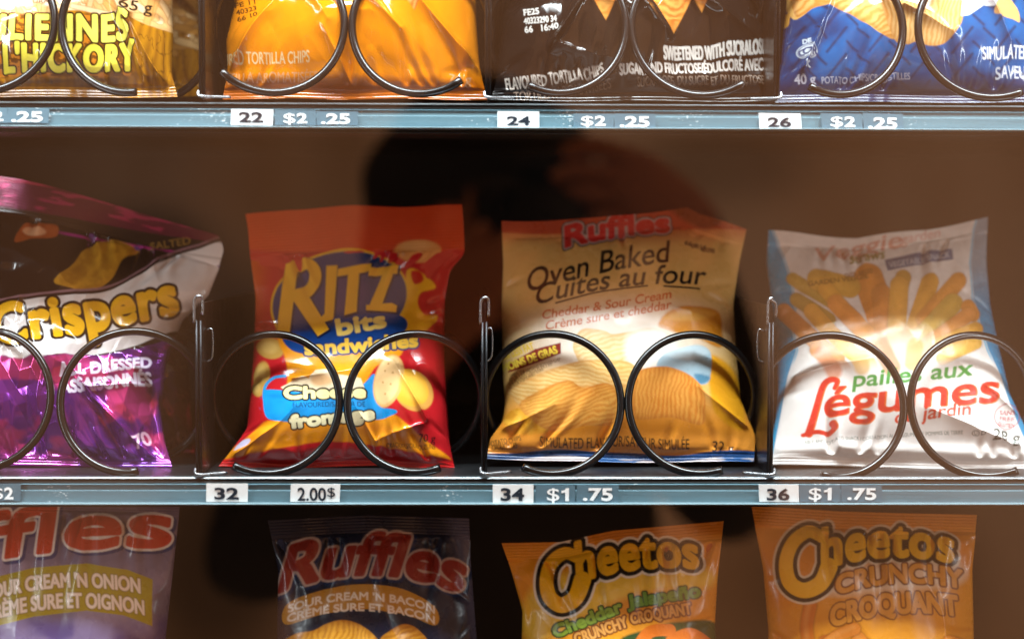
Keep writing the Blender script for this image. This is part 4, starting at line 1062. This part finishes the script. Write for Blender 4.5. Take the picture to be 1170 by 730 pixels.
T('32', 236, 283.5, 552, 573, 'n', 'white tag reading 32 under the cracker bag', (245, 273, 570.5, 14), .2, -.5)
T('2.00$', 332.5, 389, 552.5, 573, 'w', 'white price tag reading 2.00$ under the cracker bag', (340, 383, 572, 15.5), .2, -1, bold=.018)
T('34', 563, 609.5, 553, 574, 'n', 'white tag reading 34 under the baked chip bag', (572, 599, 572, 15), .2)
T('$1', 612, 657, 554, 574, 'p', 'grey price tag reading $1 under the baked chip bag', (625, 650, 572, 15), .2)
T('.75', 659, 707, 553.5, 574, 'p', 'grey price tag reading .75 under the baked chip bag', (666, 700, 572, 15), .2, -.5)
T('36', 866.5, 912, 553, 573, 'n', 'white tag reading 36 under the vegetable straw bag', (876, 902, 571.5, 14), .2, 1)
T('$1', 913, 959.5, 553.5, 573, 'p', 'grey price tag reading $1 under the vegetable straw bag', (924, 950, 571, 14.5), .2, 1)
T('.75', 960.5, 1007, 554, 573, 'p', 'grey price tag reading .75 under the vegetable straw bag', (968, 1001, 571, 14), .2, .8)


# ------------------------------------------------------------------ cabinet, glass, light
cb = empty('vending_machine', (0, .45, -.62), 'black steel cabinet of the vending machine, dark behind the bags', 'vending machine'); bpy.context.view_layer.update()
m = MB(); m.box((-.45, .46, -.60), (.47, .48, .34)); m.build('back_panel', M['cabinet'], cb)
for x in (-.45, .45): m = MB(); m.box((x, -.165, -.60), (x+.02, .4595, .34)); m.build('side_panel', M['cabinet'], cb)
m = MB(); m.box((-.4295, .0, .3015), (.4495, .4595, .32)); m.build('light_block_panel', M['cabinet'], cb)  # unseen panel added at the next shelf's height to block lamp light
m = MB(); m.box((-.4295, -.165, -.5995), (.4495, .4595, -.58)); m.build('bottom_panel', M['cabinet'], cb)

gm = bpy.data.materials.new('clear_glass'); nt, b = nodes_of(gm); nt.nodes.remove(b)
tr = nt.nodes.new('ShaderNodeBsdfTransparent'); gl = nt.nodes.new('ShaderNodeBsdfGlossy'); mx = nt.nodes.new('ShaderNodeMixShader'); gl.inputs['Roughness'].default_value = 0.0
tr.inputs['Color'].default_value = (.985, .99, .985, 1); mx.inputs[0].default_value = GLASS_R
nt.links.new(tr.outputs[0], mx.inputs[1]); nt.links.new(gl.outputs[0], mx.inputs[2]); nt.links.new(mx.outputs[0], nt.nodes['Material Output'].inputs['Surface'])
m = MB(); m.box((-.45, -.175, -.60), (.47, -.171, .40)); g = m.build('glass_pane', gm)
tag(g, 'clear glass front of the vending machine, mirroring the photographer and the brown room', 'glass pane')

sky = bpy.data.worlds.new('World'); scene.world = sky; sky.use_nodes = True; nt = sky.node_tree; bg = nt.nodes['Background']
tc = nt.nodes.new('ShaderNodeTexCoord'); mp = nt.nodes.new('ShaderNodeMapping'); nt.links.new(tc.outputs['Generated'], mp.inputs[0]); mp.inputs['Scale'].default_value = (1.6, 1, .7)
nz = nt.nodes.new('ShaderNodeTexNoise'); nz.inputs['Scale'].default_value = 7; nz.inputs['Detail'].default_value = 2; nt.links.new(mp.outputs[0], nz.inputs['Vector'])
rp = nt.nodes.new('ShaderNodeValToRGB'); e = rp.color_ramp.elements
e[0].position = .3; e[0].color = (.56, .21, .075, 1); e[1].position = .75; e[1].color = (.80, .37, .18, 1)
sx = nt.nodes.new('ShaderNodeSeparateXYZ'); nt.links.new(tc.outputs['Generated'], sx.inputs[0])
gr = nt.nodes.new('ShaderNodeMapRange'); gr.inputs[1].default_value = -.3; gr.inputs[2].default_value = .35; gr.inputs[3].default_value = .62; gr.inputs[4].default_value = 1.45; nt.links.new(sx.outputs['X'], gr.inputs[0])
ml = nt.nodes.new('ShaderNodeMath'); ml.operation = 'MULTIPLY'; ml.inputs[1].default_value = WORLD_S; nt.links.new(gr.outputs[0], ml.inputs[0]); 
def patch(px, py, rx, ry, gain, prev):
    d = np.array([(px-585)/F, (365-py)/F, -1.0]) @ R_np.T; d /= np.linalg.norm(d)
    vs = nt.nodes.new('ShaderNodeVectorMath'); vs.operation = 'SUBTRACT'; nt.links.new(tc.outputs['Generated'], vs.inputs[0]); vs.inputs[1].default_value = (d[0], -d[1], d[2])
    vm = nt.nodes.new('ShaderNodeVectorMath'); vm.operation = 'MULTIPLY'; nt.links.new(vs.outputs[0], vm.inputs[0]); vm.inputs[1].default_value = (F/rx, F/max(rx, ry), F/ry)
    vl = nt.nodes.new('ShaderNodeVectorMath'); vl.operation = 'LENGTH'; nt.links.new(vm.outputs[0], vl.inputs[0])
    mr = nt.nodes.new('ShaderNodeMapRange'); mr.interpolation_type = 'SMOOTHSTEP'; mr.inputs[1].default_value = .45; mr.inputs[2].default_value = 1.3; mr.inputs[3].default_value = gain; mr.inputs[4].default_value = 1.0
    nt.links.new(vl.outputs['Value'], mr.inputs[0])
    m2 = nt.nodes.new('ShaderNodeMath'); m2.operation = 'MULTIPLY'; nt.links.new(prev, m2.inputs[0]); nt.links.new(mr.outputs[0], m2.inputs[1]); return m2.outputs[0]
o_ = ml.outputs[0]
for a in ROOM: o_ = patch(*a, o_)
nt.links.new(o_, bg.inputs['Strength'])
nt.links.new(nz.outputs[0], rp.inputs[0]); nt.links.new(rp.outputs[0], bg.inputs['Color'])

la = bpy.data.lights.new('machine_light', 'AREA'); la.shape = 'RECTANGLE'; la.size = 1.1; la.size_y = .085; la.energy = LAMP_W; la.spread = math.radians(LAMP_SPREAD); la.color = (.86, .96, 1.0)
lo = bpy.data.objects.new('machine_light', la); COL.objects.link(lo); lo.location = (.0, -.112, .352)
d = Vector((0, LAMP_AIM[0], LAMP_AIM[1]))-Vector(lo.location); lo.rotation_euler = d.to_track_quat('-Z', 'Y').to_euler()

# the upright light strips either side of the door
for sx, w_ in ((-1, SIDE_W[0]), (1, SIDE_W[1])):
    ls = bpy.data.lights.new('side_light_strip', 'AREA'); ls.shape = 'RECTANGLE'; ls.size = .012; ls.size_y = .42; ls.energy = w_; ls.color = (.90, .97, 1.0)
    so = bpy.data.objects.new('side_light_strip', ls); COL.objects.link(so); so.location = (.01+sx*.425, -.148, .085)
    z_ = Vector((so.location.x-.01-sx*.12, so.location.y-.05, 0)); z_.normalize()
    so.matrix_world = Matrix.Translation(so.location) @ Matrix((Vector((0, 0, 1)).cross(z_), Vector((0, 0, 1)), z_)).transposed().to_4x4()

vs_ = scene.view_settings; scene.display_settings.display_device = 'sRGB'
vs_.view_transform = 'Standard'; vs_.look = 'None'; vs_.gamma = 1; vs_.exposure = 0; vs_.use_curve_mapping = False
scene.cycles.use_denoising = True; scene.cycles.max_bounces = 10; scene.cycles.transparent_max_bounces = 16; scene.cycles.sample_clamp_indirect = 6
